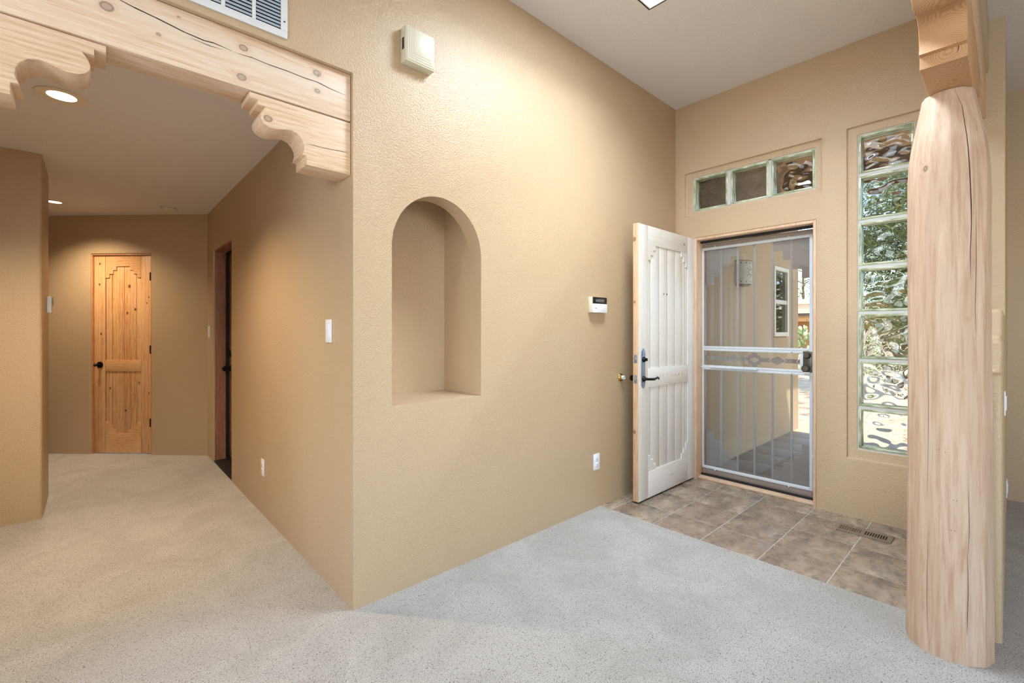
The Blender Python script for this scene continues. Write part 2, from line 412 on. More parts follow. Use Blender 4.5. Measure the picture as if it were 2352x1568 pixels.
vm = t.math('MULTIPLY', t.math('LESS_THAN', vein.outputs['Distance'], 0.010), t.math('GREATER_THAN', t.noise(p, 5, 1), 0.55))
col = t.mix(t.math('MULTIPLY', vm, 0.6), col, lin(70, 60, 52))
M_TILE = t.done(col, t.ramp(n2, [(0.3, (0.20,) * 3), (0.7, (0.40,) * 3)]), t.bump(t.math('SUBTRACT', f, t.math('MULTIPLY', vm, 0.3)), 0.5, 0.006), Specular_IOR_Level=0.55)
M_GROUT = plain('tan_grout', (186, 178, 170), 0.4)
ft = MB()
ft.box(1.83, 3.12, -1.90, 0.05, -0.05, -0.0022, mi=1)
xs = [1.790, 2.101, 2.432, 2.755, 3.10]; ys = [0.226, -0.095, -0.415, -0.733, -1.055, -1.378, -1.70, -2.02]
for i in range(4):
    for j in range(7):
        x0 = max(xs[i] + 0.003, 1.836); y1 = min(ys[j] - 0.003, 0.02); y0 = max(ys[j + 1] + 0.003, -1.90)
        if y1 - y0 > 0.02: ft.box(x0, xs[i + 1] - 0.003, y0, y1, -0.03, 0.0, bev=0.0025, seg=2)
tag(ft.build('floor_tile', [M_TILE, M_GROUT]), 'brown slate look entry tiles with pale grout', 'tile floor', kind='structure')

# ------------------------------------------------------------------ beams and corbels
def crack(m, pts, wdt, mp, mi=1):
    """a thin dark split lying along a wooden face; pts (a, b), mp -> xyz on the face"""
    n = len(pts)
    for i in range(n - 1):
        w0 = wdt * (0.25 if i == 0 else 1) * random.uniform(0.7, 1.1); w1 = wdt * (0.2 if i == n - 2 else 1) * random.uniform(0.7, 1.1)
        (a0, b0), (a1, b1) = pts[i], pts[i + 1]
        dx, dz = a1 - a0, b1 - b0; L = math.hypot(dx, dz) or 1; nx, nz = -dz / L, dx / L
        m.quad(mp(a0 - nx * w0, b0 - nz * w0), mp(a0 + nx * w0, b0 + nz * w0), mp(a1 + nx * w1, b1 + nz * w1), mp(a1 - nx * w1, b1 - nz * w1), mi=mi)

def wiggle(a0, b0, a1, b1, n, amp):
    return [(a0 + (a1 - a0) * i / n, b0 + (b1 - b0) * i / n + (random.uniform(-amp, amp) if 0 < i < n else 0)) for i in range(n + 1)]

m = MB().box(-1.238, -0.002, 0.02, 0.168, 2.205, 2.4165, bev=0.005, seg=2)
face = lambda a, b: (a, 0.0192, b)
crack(m, [(-0.83, 2.375), (-0.76, 2.36), (-0.70, 2.352), (-0.62, 2.338), (-0.56, 2.333), (-0.53, 2.337), (-0.47, 2.332)], 0.0022, face)
crack(m, [(-0.45, 2.330), (-0.40, 2.334), (-0.34, 2.330), (-0.27, 2.331), (-0.20, 2.328), (-0.15, 2.330), (-0.10, 2.322), (-0.02, 2.315)], 0.0014, face)
crack(m, [(-0.60, 2.325), (-0.54, 2.321), (-0.50, 2.324)], 0.0012, face)
crack(m, [(-0.145, 2.368), (-0.148, 2.350)], 0.002, face)
beam = m.build('wooden_beam', [M_BEAM, M_CRACK])
tag(beam, 'pale squared pine beam with cracks and knots across the hallway opening', 'beam')

PROF = [(-.409, 2.200), (-.409, 2.176), (-.380, 2.176), (-.380, 2.157), (-.352, 2.157), (-.365, 2.138), (-.371, 2.120), (-.369, 2.103),
        (-.358, 2.089), (-.340, 2.080), (-.316, 2.078), (-.294, 2.083), (-.272, 2.090), (-.252, 2.092), (-.232, 2.086), (-.215, 2.070),
        (-.205, 2.050), (-.203, 2.028), (-.212, 2.003), (-.194, 2.001), (-.194, 1.964)]
# hallway corbel built into the niche wall
m = MB().prism([(x, z) for x, z in PROF] + [(-0.002, 1.964), (-0.002, 2.200)], 0.022, 0.160, XZ, bev=0.004, seg=2)
fc2 = lambda a, b: (a, 0.0214, b)
crack(m, wiggle(-0.20, 2.052, -0.01, 2.062, 6, 0.0015), 0.0011, fc2)
o = m.build('corbel', [M_CORB, M_CRACK]); tag(o, 'carved scroll corbel under the hallway beam against the niche wall', 'corbel', 'carved corbels')
# its mirror twin at the left end of the beam
m = MB().prism([(-1.24 - x, z) for x, z in PROF] + [(-1.238, 1.964), (-1.238, 2.200)], 0.022, 0.160, XZ, bev=0.004, seg=2)
o = m.build('corbel', [M_CORB, M_CRACK]); tag(o, 'carved scroll corbel at the top left of the picture above the big ceiling light', 'corbel', 'carved corbels')

# entry beam, corbel and log post
m = MB().box(-3.5, XB + 0.03, -1.903, -1.777, 2.48, 2.735, bev=0.006, seg=2)
crack(m, wiggle(1.9, 2.60, 2.8, 2.61, 9, 0.006), 0.0016, lambda a, b: (a, -1.9038, b))
crack(m, wiggle(1.2, 2.66, 2.3, 2.67, 9, 0.006), 0.0012, lambda a, b: (a, -1.9038, b))
M_BEAM2 = wood('pine_entry_beam', (216, 178, 136), (190, 144, 100), (230, 200, 164), 'x', [], 0.9, 0.5, 0.35, 0.8)
o = m.build('wooden_beam', [M_BEAM2, M_CRACK]); tag(o, 'pine beam above the log post running to the door wall', 'beam')

t = NT('pine_end_grain'); p = t.pos()
d = t.node('ShaderNodeVectorMath', operation='SUBTRACT'); t.l.new(p, d.inputs[0]); d.inputs[1].default_value = (1.14, -1.856, 2.235)
dd_ = t.node('ShaderNodeVectorMath', operation='MULTIPLY'); t.l.new(d.outputs[0], dd_.inputs[0]); dd_.inputs[1].default_value = (0.25, 1, 1)
ln = t.node('ShaderNodeVectorMath', operation='LENGTH'); t.l.new(dd_.outputs[0], ln.inputs[0])
wob = t.math('MULTIPLY', t.noise(p, 9, 3), 0.03)
ring = t.math('SINE', t.math('MULTIPLY', t.math('ADD', ln.outputs['Value'], wob), 1500.0))
col = t.ramp(t.math('MULTIPLY_ADD', ring, 0.5, 0.5), [(0.0, lin(168, 124, 82)), (1.0, lin(200, 156, 112))])
hearts = t.math('LESS_THAN', t.math('ADD', ln.outputs['Value'], t.math('MULTIPLY', t.noise(p, 30, 3), 0.03)), 0.034)
col = t.mix(t.math('MULTIPLY', hearts, 0.5), col, lin(120, 84, 54))
col = t.mix(t.math('MULTIPLY', t.noise(p, 6, 3), 0.5), col, lin(206, 160, 114))
M_ENDG = t.done(col, 0.6, t.bump(t.noise(t.mapv((30, 4, 30)), 6, 3), 0.3, 0.003))
sc_ = 1.18
ep = [(1.341 + (x + 0.194) * sc_, 2.20 + (z - 1.964) * sc_) for x, z in PROF]
bp = [(1.991 - (x + 0.194) * sc_, 2.20 + (z - 1.964) * sc_) for x, z in PROF]
m = MB().prism(ep + bp[::-1], -1.903, -1.777, XZ, bev=0.005, seg=2)
crack(m, [(-1.872, 2.262), (-1.880, 2.240), (-1.876, 2.215)], 0.0012, lambda a, b: (1.3395, a, b))
o = m.build('corbel', [M_ENDG, M_CRACK]); tag(o, 'carved corbel with end grain rings on top of the log post', 'corbel', 'carved corbels')

PX, PY = 1.666, -1.830
pr = [(0.0, 0.1300), (0.12, 0.1297), (0.49, 0.1269), (0.84, 0.1250), (1.26, 0.1234), (1.54, 0.1231), (1.80, 0.1228), (1.88, 0.1215), (1.94, 0.1185), (2.0, 0.1120),
      (2.06, 0.1015), (2.11, 0.0930), (2.15, 0.0860), (2.199, 0.0775)]
def prad(z):
    for (a, ra_), (b, rb) in zip(pr, pr[1:]):
        if a <= z <= b: return ra_ + (rb - ra_) * (z - a) / (b - a)
    return pr[-1][1]
NS = 144; NZ = 110
NF = 12
ph = [random.uniform(-0.12, 0.12) for _ in range(NF)]
def facet(th, z):
    """hewn facets: strokes of the drawknife, shifting a little with the height"""
    tw = 0.10 * math.sin(z * 2.1) + 0.05 * math.sin(z * 5.3 + 1)
    u = (th + tw) / (2 * math.pi) * NF
    k = int(math.floor(u)) % NF; fr = u - math.floor(u)
    fr = min(1, max(0, fr + ph[k] * math.sin(z * 3 + k)))
    a = (fr - 0.5) * 2 * math.pi / NF
    flat = math.cos(math.pi / NF) / math.cos(a)
    return flat
bm = bmesh.new(); rings = []
for j in range(NZ + 1):
    z = 2.199 * j / NZ
    ring_ = []
    for i in range(NS):
        th = 2 * math.pi * i / NS
        r = prad(z) * (facet(th, z) * 1.004 + 0.004 * math.sin(3 * th + z * 1.7) + 0.0015 * math.sin(z * 23 + 5 * th))
        ring_.append(bm.verts.new((PX + r * math.cos(th), PY + r * math.sin(th), z)))
    rings.append(ring_)
for a, b in zip(rings, rings[1:]):
    for i in range(NS): bm.faces.new((a[i], a[(i + 1) % NS], b[(i + 1) % NS], b[i]))
bm.faces.new(rings[0][::-1]); bm.faces.new(rings[-1])
m = MB().merge(bm)
def onpost(th, z, e=0.0012):
    r = prad(z) * (facet(th, z) * 1.004 + 0.004 * math.sin(3 * th + z * 1.7) + 0.0015 * math.sin(z * 23 + 5 * th)) + e
    return (PX + r * math.cos(th), PY + r * math.sin(th), z)
def pcrack(pts, wd):
    n = len(pts)
    seq = []
    for i in range(n - 1):
        (t0, z0), (t1, z1) = pts[i], pts[i + 1]
        K = max(2, int(abs(z1 - z0) / 0.02))
        for k in range(K): seq.append((t0 + (t1 - t0) * k / K, z0 + (z1 - z0) * k / K))
    seq.append(pts[-1]); N = len(seq)
    for i in range(N - 1):
        (t0, z0), (t1, z1) = seq[i], seq[i + 1]
        w0 = wd * math.sin(math.pi * (i + 0.3) / N) ** 0.6 / 0.12; w1 = wd * math.sin(math.pi * min(i + 1.3, N - 0.05) / N) ** 0.6 / 0.12
        m.quad(onpost(t0 - w0, z0), onpost(t0 + w0, z0), onpost(t1 + w1, z1), onpost(t1 - w1, z1), mi=1)
Fd = math.pi + R(3.9)          # the side of the post that faces the room
pcrack([(Fd + R(14), 2.195), (Fd + R(26), 2.12), (Fd + R(28), 1.98), (Fd + R(30), 1.82), (Fd + R(31.5), 1.66), (Fd + R(30), 1.56), (Fd + R(31), 1.45)], 0.0014)
pcrack([(Fd + R(39), 1.75), (Fd + R(40), 1.52), (Fd + R(38), 1.35), (Fd + R(39), 1.25)], 0.0007)
pcrack([(Fd + R(25), 0.42), (Fd + R(26), 0.28), (Fd + R(24), 0.12)], 0.0008)
pcrack([(Fd + R(27), 0.66), (Fd + R(28), 0.50), (Fd + R(26), 0.42)], 0.0006)
pcrack([(Fd - R(28), 1.25), (Fd - R(27), 0.9), (Fd - R(28), 0.6)], 0.0005)
pcrack([(Fd - R(27), 0.48), (Fd - R(28), 0.2), (Fd - R(26), 0.05)], 0.0005)
for th_, z_ in ((-12, 0.80), (-3, 0.795), (7, 0.615), (12, 0.615), (4, 0.50), (9, 0.50)):
    th = Fd + R(th_); e = 0.0013
    m.quad(onpost(th - 0.010, z_ - e), onpost(th + 0.010, z_ - e), onpost(th + 0.010, z_ + e), onpost(th - 0.010, z_ + e), mi=1)
o = m.build('log_post', [M_POST, M_CRACK], None, 50); tag(o, 'thick hewn log post with a long crack standing on the carpet by the tiles', 'wooden post')

# ------------------------------------------------------------------ glass block windows
t = NT('clear_wavy_glass')
t.done((0.97, 1.0, 0.98, 1), 0.0, None, Transmission_Weight=1.0, IOR=1.45); M_WAVE = t.mat
t = NT('green_glass_edge')
b = t.b; n = t.noise(t.mapv((6, 0.6, 0.6)), 22, 3, 0.5)
t.done(t.ramp(n, [(0.35, lin(146, 158, 118)), (0.5, lin(184, 194, 154)), (0.66, lin(224, 230, 204))]), 0.08, t.bump(t.noise(t.pos(), 40, 3), 0.4, 0.004), Specular_IOR_Level=0.8, Transmission_Weight=0.1)
M_GEDGE = t.mat
M_MORTAR = plain('white_block_joint', (206, 208, 206), 0.6)

def wave_pane(x, y0, y1, z0, z1, seed, N=44, amp=0.0024, thick=0.012):
    rnd = random.Random(seed)
    ws = []
    for _ in range(16):
        a = rnd.uniform(0, math.pi); k = rnd.uniform(24, 84)
        ws.append((k * math.cos(a), k * math.sin(a) * 1.5, rnd.uniform(0, 6.28), rnd.uniform(0.5, 1) * 45 / k))
    def h(y, z):
        yy = y + 0.010 * math.sin(55 * z + seed); zz = z + 0.008 * math.sin(48 * y + 2 * seed)
        return amp * sum(c * math.sin(a * yy + b * zz + p_) for a, b, p_, c in ws) / 4.0
    bm = bmesh.new()
    g = [[None] * (N + 1) for _ in range(N + 1)]; g2 = [[None] * (N + 1) for _ in range(N + 1)]
    for i in range(N + 1):
        for j in range(N + 1):
            y = y0 + (y1 - y0) * i / N; z = z0 + (z1 - z0) * j / N
            ed = min(1.0, 6.0 * min(i, N - i, j, N - j) / N)
            g[i][j] = bm.verts.new((x - thick / 2 + h(y, z) * ed, y, z))
            g2[i][j] = bm.verts.new((x + thick / 2 + h(y + 3.1, z + 1.7) * ed * 0.8, y, z))
    for i in range(N):
        for j in range(N):
            bm.faces.new((g[i][j], g[i][j + 1], g[i + 1][j + 1], g[i + 1][j]))
            bm.faces.new((g2[i][j], g2[i + 1][j], g2[i + 1][j + 1], g2[i][j + 1]))
    for i in range(N):
        bm.faces.new((g[i][0], g[i + 1][0], g2[i + 1][0], g2[i][0])); bm.faces.new((g[i + 1][N], g[i][N], g2[i][N], g2[i + 1][N]))
        bm.faces.new((g[0][i + 1], g[0][i], g2[0][i], g2[0][i + 1])); bm.faces.new((g[N][i], g[N][i + 1], g2[N][i + 1], g2[N][i]))
    bmesh.ops.recalc_face_normals(bm, faces=bm.faces[:])
    return MB().merge(bm)

GX = 2.952
def glass_block(parent, y0, y1, z0, z1, seed):
    f = MB(); e = 0.015; x1 = GX + 0.080
    # ribbed rim of the hollow block
    for k in range(2):
        a = GX + 0.042 * k; bb = a + 0.038
        f.box(a, bb, y0, y0 + e, z0, z1, bev=0.003).box(a, bb, y1 - e, y1, z0, z1, bev=0.003)
        f.box(a, bb, y0 + e, y1 - e, z0, z0 + e, bev=0.003).box(a, bb, y0 + e, y1 - e, z1 - e, z1, bev=0.003)
    blk = f.build('glass_block', M_GEDGE, parent)
    wave_pane(GX + 0.058, y0 + e * 0.8, y1 - e * 0.8, z0 + e * 0.8, z1 - e * 0.8, seed).build('wavy_pane', M_WAVE, blk, 60)
    return blk
w1 = root('window_1', (3.0, -1.446, 0.46), 'tall narrow window of seven stacked glass blocks right of the front door', 'window', kind='structure')
zb = [0.470, 0.7455, 1.0640, 1.3815, 1.6890, 1.9960, 2.3090, 2.575]
jm = MB()
for i in range(7):
    z0 = zb[i] + (0.010 if i else 0); z1 = zb[i + 1] - (0.010 if i < 6 else 0)
    glass_block(w1, -1.588, -1.304, z0, z1, 11 + i)
    if i: jm.box(GX + 0.004, GX + 0.078, -1.590, -1.302, zb[i] - 0.010, zb[i] + 0.010)
jm.box(GX + 0.004, GX + 0.09, -1.594, -1.588, 0.46, 2.582).box(GX + 0.004, GX + 0.09, -1.304, -1.298, 0.46, 2.582)
jm.box(GX + 0.004, GX + 0.09, -1.588, -1.304, 0.460, 0.470).box(GX + 0.004, GX + 0.09, -1.588, -1.304, 2.575, 2.582)
jm.build('joint', M_MORTAR, w1)
w2 = root('window_2', (3.0, -0.6, 2.28), 'row of three glass blocks above the front door', 'window', kind='structure')
jm = MB()
yb = [(-0.438, -0.153), (-0.744, -0.462), (-1.050, -0.765)]
for i, (a, b_) in enumerate(yb): glass_block(w2, a, b_, 2.284, 2.565, 31 + i)
jm.box(GX + 0.004, GX + 0.078, -0.462, -0.438, 2.280, 2.57).box(GX + 0.004, GX + 0.078, -0.765, -0.744, 2.280, 2.57)
jm.box(GX + 0.004, GX + 0.09, -1.056, -1.050, 2.278, 2.572).box(GX + 0.004, GX + 0.09, -0.153, -0.147, 2.278, 2.572)
jm.box(GX + 0.004, GX + 0.09, -1.05, -0.153, 2.278, 2.284).box(GX + 0.004, GX + 0.09, -1.05, -0.153, 2.565, 2.572)
jm.build('joint', M_MORTAR, w2)

# ------------------------------------------------------------------ front door frame, security door, open pine door
M_BRN = plain('taupe_painted_steel', (150, 134, 122), 0.4, 0.0)
M_BRND = plain('dark_bronze_frame', (96, 82, 72), 0.45)
M_WHT = plain('white_painted_frame', (206, 212, 216), 0.35)
M_BAR = plain('grey_taupe_bar', (182, 176, 174), 0.4)
M_LOCK = plain('dark_bronze_lock', (92, 86, 76), 0.35, 0.6)
M_BLKM = plain('black_iron', (24, 22, 22), 0.4, 0.7)
M_GRYM = plain('aged_pewter', (136, 150, 168), 0.35, 0.4, 0.2, 60, bump=0.3, bscale=160)
M_CHROME = plain('bright_chrome', (200, 200, 200), 0.15, 1.0)
M_BRASS = plain('polished_brass', (206, 168, 92), 0.2, 1.0)

fr = root('door_frame', (3.0, -0.6, 0), 'pine jamb and threshold around the front door opening', 'door frame', kind='structure')
MB().box(XB - 0.002, 3.085, -0.190, -0.1705, -0.002, 2.05, bev=0.002).box(XB - 0.002, 3.085, -1.0645, -1.045, -0.002, 2.05, bev=0.002).build('side_jamb', M_JAMB, fr)
MB().box(XB - 0.002, 3.085, -1.045, -0.190, 2.030, 2.05, bev=0.002).build('head_jamb', M_JAMB, fr)
MB().box(XB + 0.035, 3.085, -1.045, -0.190, 0.0, 0.022, bev=0.004).build('threshold', M_JAMB, fr)
MB().box(3.0, 3.02, -1.045, -0.190, 2.012, 2.030).box(3.012, 3.03, -1.045, -0.190, 0.022, 0.036).box(3.0, 3.02, -1.045, -1.030, 0.022, 2.0).build('weatherstrip', M_DARKGAP, fr)

XS = 3.05
sd = root('door_2', (XS, -0.6, 0.03), 'closed white framed glass security door with stepped corner plates', 'security door', kind='structure')
of = MB()
of.box(XS - 0.006, XS + 0.035, -1.043, -1.004, 0.030, 2.012, bev=0.003).box(XS - 0.006, XS + 0.035, -0.206, -0.191, 0.030, 2.012, bev=0.003)
of.box(XS - 0.004, XS + 0.035, -1.01, -0.20, 0.036, 0.098, bev=0.003).box(XS - 0.004, XS + 0.035, -1.01, -0.20, 1.958, 2.012, bev=0.003)
of.build('steel_frame', M_BRN, sd)
wf = MB(); a, b_ = XS - 0.012, XS + 0.004
wf.box(a, b_, -0.200, -0.178, 0.080, 1.975, bev=0.002).box(a, b_, -1.016, -0.994, 0.080, 1.975, bev=0.002)
wf.box(a, b_, -0.994, -0.200, 1.953, 1.975, bev=0.002).box(a, b_, -0.994, -0.200, 0.080, 0.102, bev=0.002)
wf.box(a, b_, -0.994, -0.200, 1.111, 1.130, bev=0.002).box(a, b_, -0.953, -0.200, 1.091, 1.110, bev=0.002)
wf.box(a, b_, -0.953, -0.200, 0.949, 0.968, bev=0.002).box(a, b_, -0.994, -0.200, 0.929, 0.948, bev=0.002)
wf.box(a, b_, -0.953, -0.932, 0.968, 1.091, bev=0.002)
wf.build('insert_frame', M_WHT, sd)
# thin clear glass: lets daylight straight through and mirrors a little of the room
t = NT('clear_thin_glass')
tr = t.n.new('ShaderNodeBsdfTransparent'); tr.inputs[0].default_value = (0.97, 0.98, 0.975, 1)
gl = t.n.new('ShaderNodeBsdfGlossy'); gl.inputs['Roughness'].default_value = 0.02; gl.inputs[0].default_value = (1, 1, 1, 1)
fz = t.n.new('ShaderNodeFresnel'); fz.inputs[0].default_value = 1.55
mx = t.n.new('ShaderNodeMixShader'); t.l.new(fz.outputs[0], mx.inputs[0]); t.l.new(tr.outputs[0], mx.inputs[1]); t.l.new(gl.outputs[0], mx.inputs[2])
t.l.new(mx.outputs[0], t.out.inputs[0]); M_CLEAR = t.mat
for z0, z1, y0 in ((1.128, 1.955, -0.996), (0.966, 1.093, -0.934), (0.100, 0.931, -0.996)):
    MB().box(XS + 0.006, XS + 0.010, y0, -0.198, z0, z1).build('glass_pane', M_CLEAR, sd)
BX0, BX1 = XS + 0.018, XS + 0.030
for yb_ in (-0.337, -0.472, -0.603, -0.735, -0.868):
    for z0, z1 in ((1.11, 1.96), (0.09, 0.95)):
        MB().box(BX0 - 0.002, BX1, yb_ - 0.007, yb_ + 0.007, z0, z1, bev=0.002).build('bar', M_BAR, sd)
M_PLATE = plain('grey_taupe_plate', (166, 156, 152), 0.35)
def rounded(poly, rad):
    """rounds every corner of a polygon except its last and first (against the frame)"""
    out = []; n = len(poly)
    for i, p in enumerate(poly):
        if i in (0, 1, n - 1, n - 2): out.append(p); continue
        a, b = Vector(poly[i - 1]), Vector(poly[(i + 1) % n]); q = Vector(p)
        u, v = (a - q), (b - q); k = min(rad, u.length * 0.45, v.length * 0.45); u.normalize(); v.normalize()
        for j in range(6):
            w_ = j / 5; P = (q + u * k) * (1 - w_) ** 2 + q * 2 * w_ * (1 - w_) + (q + v * k) * w_ ** 2
            out.append((P.x, P.y))
    return out
def stair(ylist, zlist, yc, zc):
    pts = [(yc, zc)]
    for i in range(len(zlist)):
        pts.append((ylist[i], zlist[i])); pts.append((ylist[i + 1], zlist[i]))
    pts.append((ylist[-1], zc)); return pts
for yl, zl, zc in (((-0.200, -0.279, -0.341, -0.407, -0.474), (1.655, 1.728, 1.808, 1.880), 1.958),
                   ((-0.997, -0.938, -0.879, -0.810, -0.735), (1.655, 1.728, 1.806, 1.880), 1.958),
                   ((-0.200, -0.276, -0.337, -0.407, -0.474), (0.400, 0.328, 0.250, 0.184), 0.096),
                   ((-0.997, -0.938, -0.883, -0.810, -0.735), (0.410, 0.330, 0.252, 0.176), 0.096)):
    poly = []
    for i in range(4): poly += [(yl[i], zl[i]), (yl[i + 1], zl[i])]
    poly = [(yl[0], zc)] + poly + [(yl[4], zc)]
    MB().prism(rounded(poly, 0.011), BX0 - 0.001, BX0 + 0.003, YZ).build('corner_plate', M_PLATE, sd)
mt = MB()
mt.prism([(-0.20, 1.045), (-0.20, 1.012), (-0.225, 1.012), (-0.243, 1.028), (-0.225, 1.045)], BX0, BX0 + 0.004, YZ)
mt.prism([(-0.232, 1.045), (-0.250, 1.028), (-0.232, 1.012), (-0.398, 1.012), (-0.382, 1.028), (-0.398, 1.045)], BX0, BX0 + 0.004, YZ)
mt.prism([(-0.388, 1.028), (-0.443, 1.060), (-0.498, 1.028), (-0.443, 0.995)], BX0, BX0 + 0.004, YZ)
mt.prism([(-0.486, 1.045), (-0.503, 1.028), (-0.486, 1.012), (-0.560, 1.012), (-0.560, 1.045)], BX0, BX0 + 0.004, YZ)
cr_o = [(-0.558, 1.064), (-0.582, 1.064), (-0.582, 1.081), (-0.603, 1.088), (-0.623, 1.081), (-0.623, 1.064), (-0.648, 1.064)]
top = cr_o; bot = [(y, 2.056 - z) for y, z in cr_o]
mt.prism(top + [(-0.648, 1.028), (-0.640, 1.028), (-0.603, 1.051), (-0.566, 1.028), (-0.558, 1.028)], BX0, BX0 + 0.004, YZ)
mt.prism(bot + [(-0.648, 1.028), (-0.640, 1.028), (-0.603, 1.005), (-0.566, 1.028), (-0.558, 1.028)], BX0, BX0 + 0.004, YZ)
mt.prism([(-0.646, 1.045), (-0.646, 1.012), (-0.722, 1.012), (-0.705, 1.028), (-0.722, 1.045)], BX0, BX0 + 0.004, YZ)
mt.prism([(-0.712, 1.028), (-0.769, 1.061), (-0.828, 1.028), (-0.769, 0.994)], BX0, BX0 + 0.004, YZ)
mt.prism([(-0.817, 1.045), (-0.834, 1.028), (-0.817, 1.012), (-0.915, 1.012), (-0.899, 1.028), (-0.915, 1.045)], BX0, BX0 + 0.004, YZ)
mt.prism([(-0.921, 1.045), (-0.905, 1.028), (-0.921, 1.012), (-0.94, 1.012), (-0.94, 1.045)], BX0, BX0 + 0.004, YZ)
mt.build('diamond_band', M_PLATE, sd)
RX = lambda x, y, z: Matrix.Translation((x, y, z)) @ Matrix.Rotation(R(-90), 4, 'Y')     # lathe axis pointing to -x
lp = MB().box(XS - 0.020, XS + 0.03, -1.012, -0.955, 0.953, 1.106, bev=0.003).build('lock_plate', M_LOCK, sd)
MB().lathe([(0.024, 0), (0.024, 0.010), (0.017, 0.020), (0.015, 0.026), (0.0, 0.026)], 28, RX(XS - 0.02, -0.984, 1.078)).build('deadbolt', M_LOCK, lp)
MB().lathe([(0.020, 0), (0.016, 0.010), (0.013, 0.022), (0.024, 0.034), (0.026, 0.048), (0.020, 0.058), (0.0, 0.060)], 28, RX(XS - 0.02, -0.982, 0.983)).build('door_knob', M_LOCK, lp)
cpb = MB().tube([(3.012, -0.268, 0.955), (3.012, -0.54, 0.955)], 0.012, 14)
closer = cpb.build('door_closer', M_WHT, sd)
MB().tube([(3.006, -0.195, 0.955), (3.012, -0.27, 0.955)], 0.005, 8).build('closer_rod', M_WHT, closer)
MB().box(3.000, 3.040, -0.642, -0.540, 0.950, 0.958, bev=0.001).build('closer_bracket', M_WHT, closer)
for yy, zz in ((-0.30, 0.078), (-0.86, 0.078), (-0.30, 1.977), (-0.86, 1.977), (-0.176, 1.70), (-0.176, 1.25), (-0.176, 0.86), (-0.176, 0.34), (-1.018, 1.72), (-1.018, 1.25), (-1.018, 0.34), (-0.88, 1.100), (-0.88, 0.939)):
    MB().lathe([(0.006, 0), (0.006, 0.006), (0.003, 0.012), (0, 0.012)], 10, RX(XS - 0.010, yy, zz)).build('clip', M_WHT, sd)

# open pine door: u runs from the hinge towards the free edge (world -x)
HX, HY = 2.947, -0.172
dl = root('door_1', (HX, -0.15, 0.0), 'open whitewashed pine front door with plank panels and stepped corners', 'door', kind='structure')
U = lambda a, b, t: (HX - a, HY + t, b)       # t: depth behind the front face
def ubox(m, u0, u1, z0, z1, t0, t1, bev=0.0015, mi=0): return m.box(HX - u1, HX - u0, HY + t0, HY + t1, z0, z1, bev=bev, mi=mi)
ubox(MB(), 0.001, 0.887, 0.015, 2.044, 0.0095, 0.034, 0.0005).build('core', plain('brown_groove', (150, 112, 76), 0.8), dl)
ubox(MB(), 0.8865, 0.8895, 0.0142, 2.0448, 0.0005, 0.0445, 0.0005).build('free_edge', M_EDGE, dl)
for u0, u1 in ((0.0, 0.137), (0.755, 0.888)):
    ubox(MB(), u0, u1, 0.014, 2.045, 0.0, 0.045).build('stile', M_LEAF, dl)
ubox(MB(), 0.139, 0.753, 1.906, 2.045, 0.0, 0.045).build('top_rail', M_LEAFR, dl)
ubox(MB(), 0.139, 0.753, 0.014, 0.213, 0.0, 0.045).build('bottom_rail', M_LEAFR, dl)
mr = ubox(MB(), 0.139, 0.758, 0.839, 0.979, -0.002, 0.045).build('middle_rail', M_LEAFR, dl)
pk = MB(); gr = [0.139, 0.172, 0.223, 0.345, 0.465, 0.589, 0.719, 0.753]
for a, b2 in zip(gr, gr[1:]):
    ubox(pk, a + 0.0042, b2 - 0.0042, 0.2135, 1.9055, 0.0068, 0.036, 0.001)
pk.build('planks', M_LEAF, dl)
def cornerpoly(flip, topside):
    us = [0.135, 0.171, 0.211, 0.245, 0.285]
    zs = [1.789, 1.828, 1.869, 1.906] if topside else [0.330, 0.292, 0.253, 0.213]
    pts = [(us[0], zs[3])]
    for i in range(3): pts += [(us[i], zs[i]), (us[i + 1], zs[i])]
    pts += [(us[3], zs[3])]
    return [((0.891 - u) if flip else u, z) for u, z in pts]
for fl in (False, True):
    for tp in (True, False):
        MB().prism(cornerpoly(fl, tp), 0.0, 0.03, U, bev=0.001, seg=1).build('stepped_corner', M_LEAFR, dl)
cv = MB()
for i, u in enumerate((0.645, 0.589, 0.538, 0.479, 0.403, 0.348, 0.295, 0.238)):
    if i == 0:
        cv.lathe([(0.004, 0), (0, 0.0006)], 10, Matrix.Translation((HX - u, HY - 0.0022, 0.914)) @ Matrix.Rotation(R(90), 4, 'X'))
    elif i < 4:
        pts = [(u + 0.008 * math.cos(a), 0.910 + 0.013 * math.sin(a)) for a in [R(x) for x in range(-80, 81, 20)]] + [(u + 0.003 * math.cos(a), 0.910 + 0.011 * math.sin(a)) for a in [R(x) for x in range(60, -61, -20)]]
        cv.prism(pts, -0.0026, -0.001, U)
    else:
        cv.prism([(u + 0.014, 0.918), (u - 0.006, 0.912), (u - 0.012, 0.905), (u + 0.012, 0.903), (u, 0.909)], -0.0026, -0.001, U)
cv.build('carving', M_EDGE, mr)
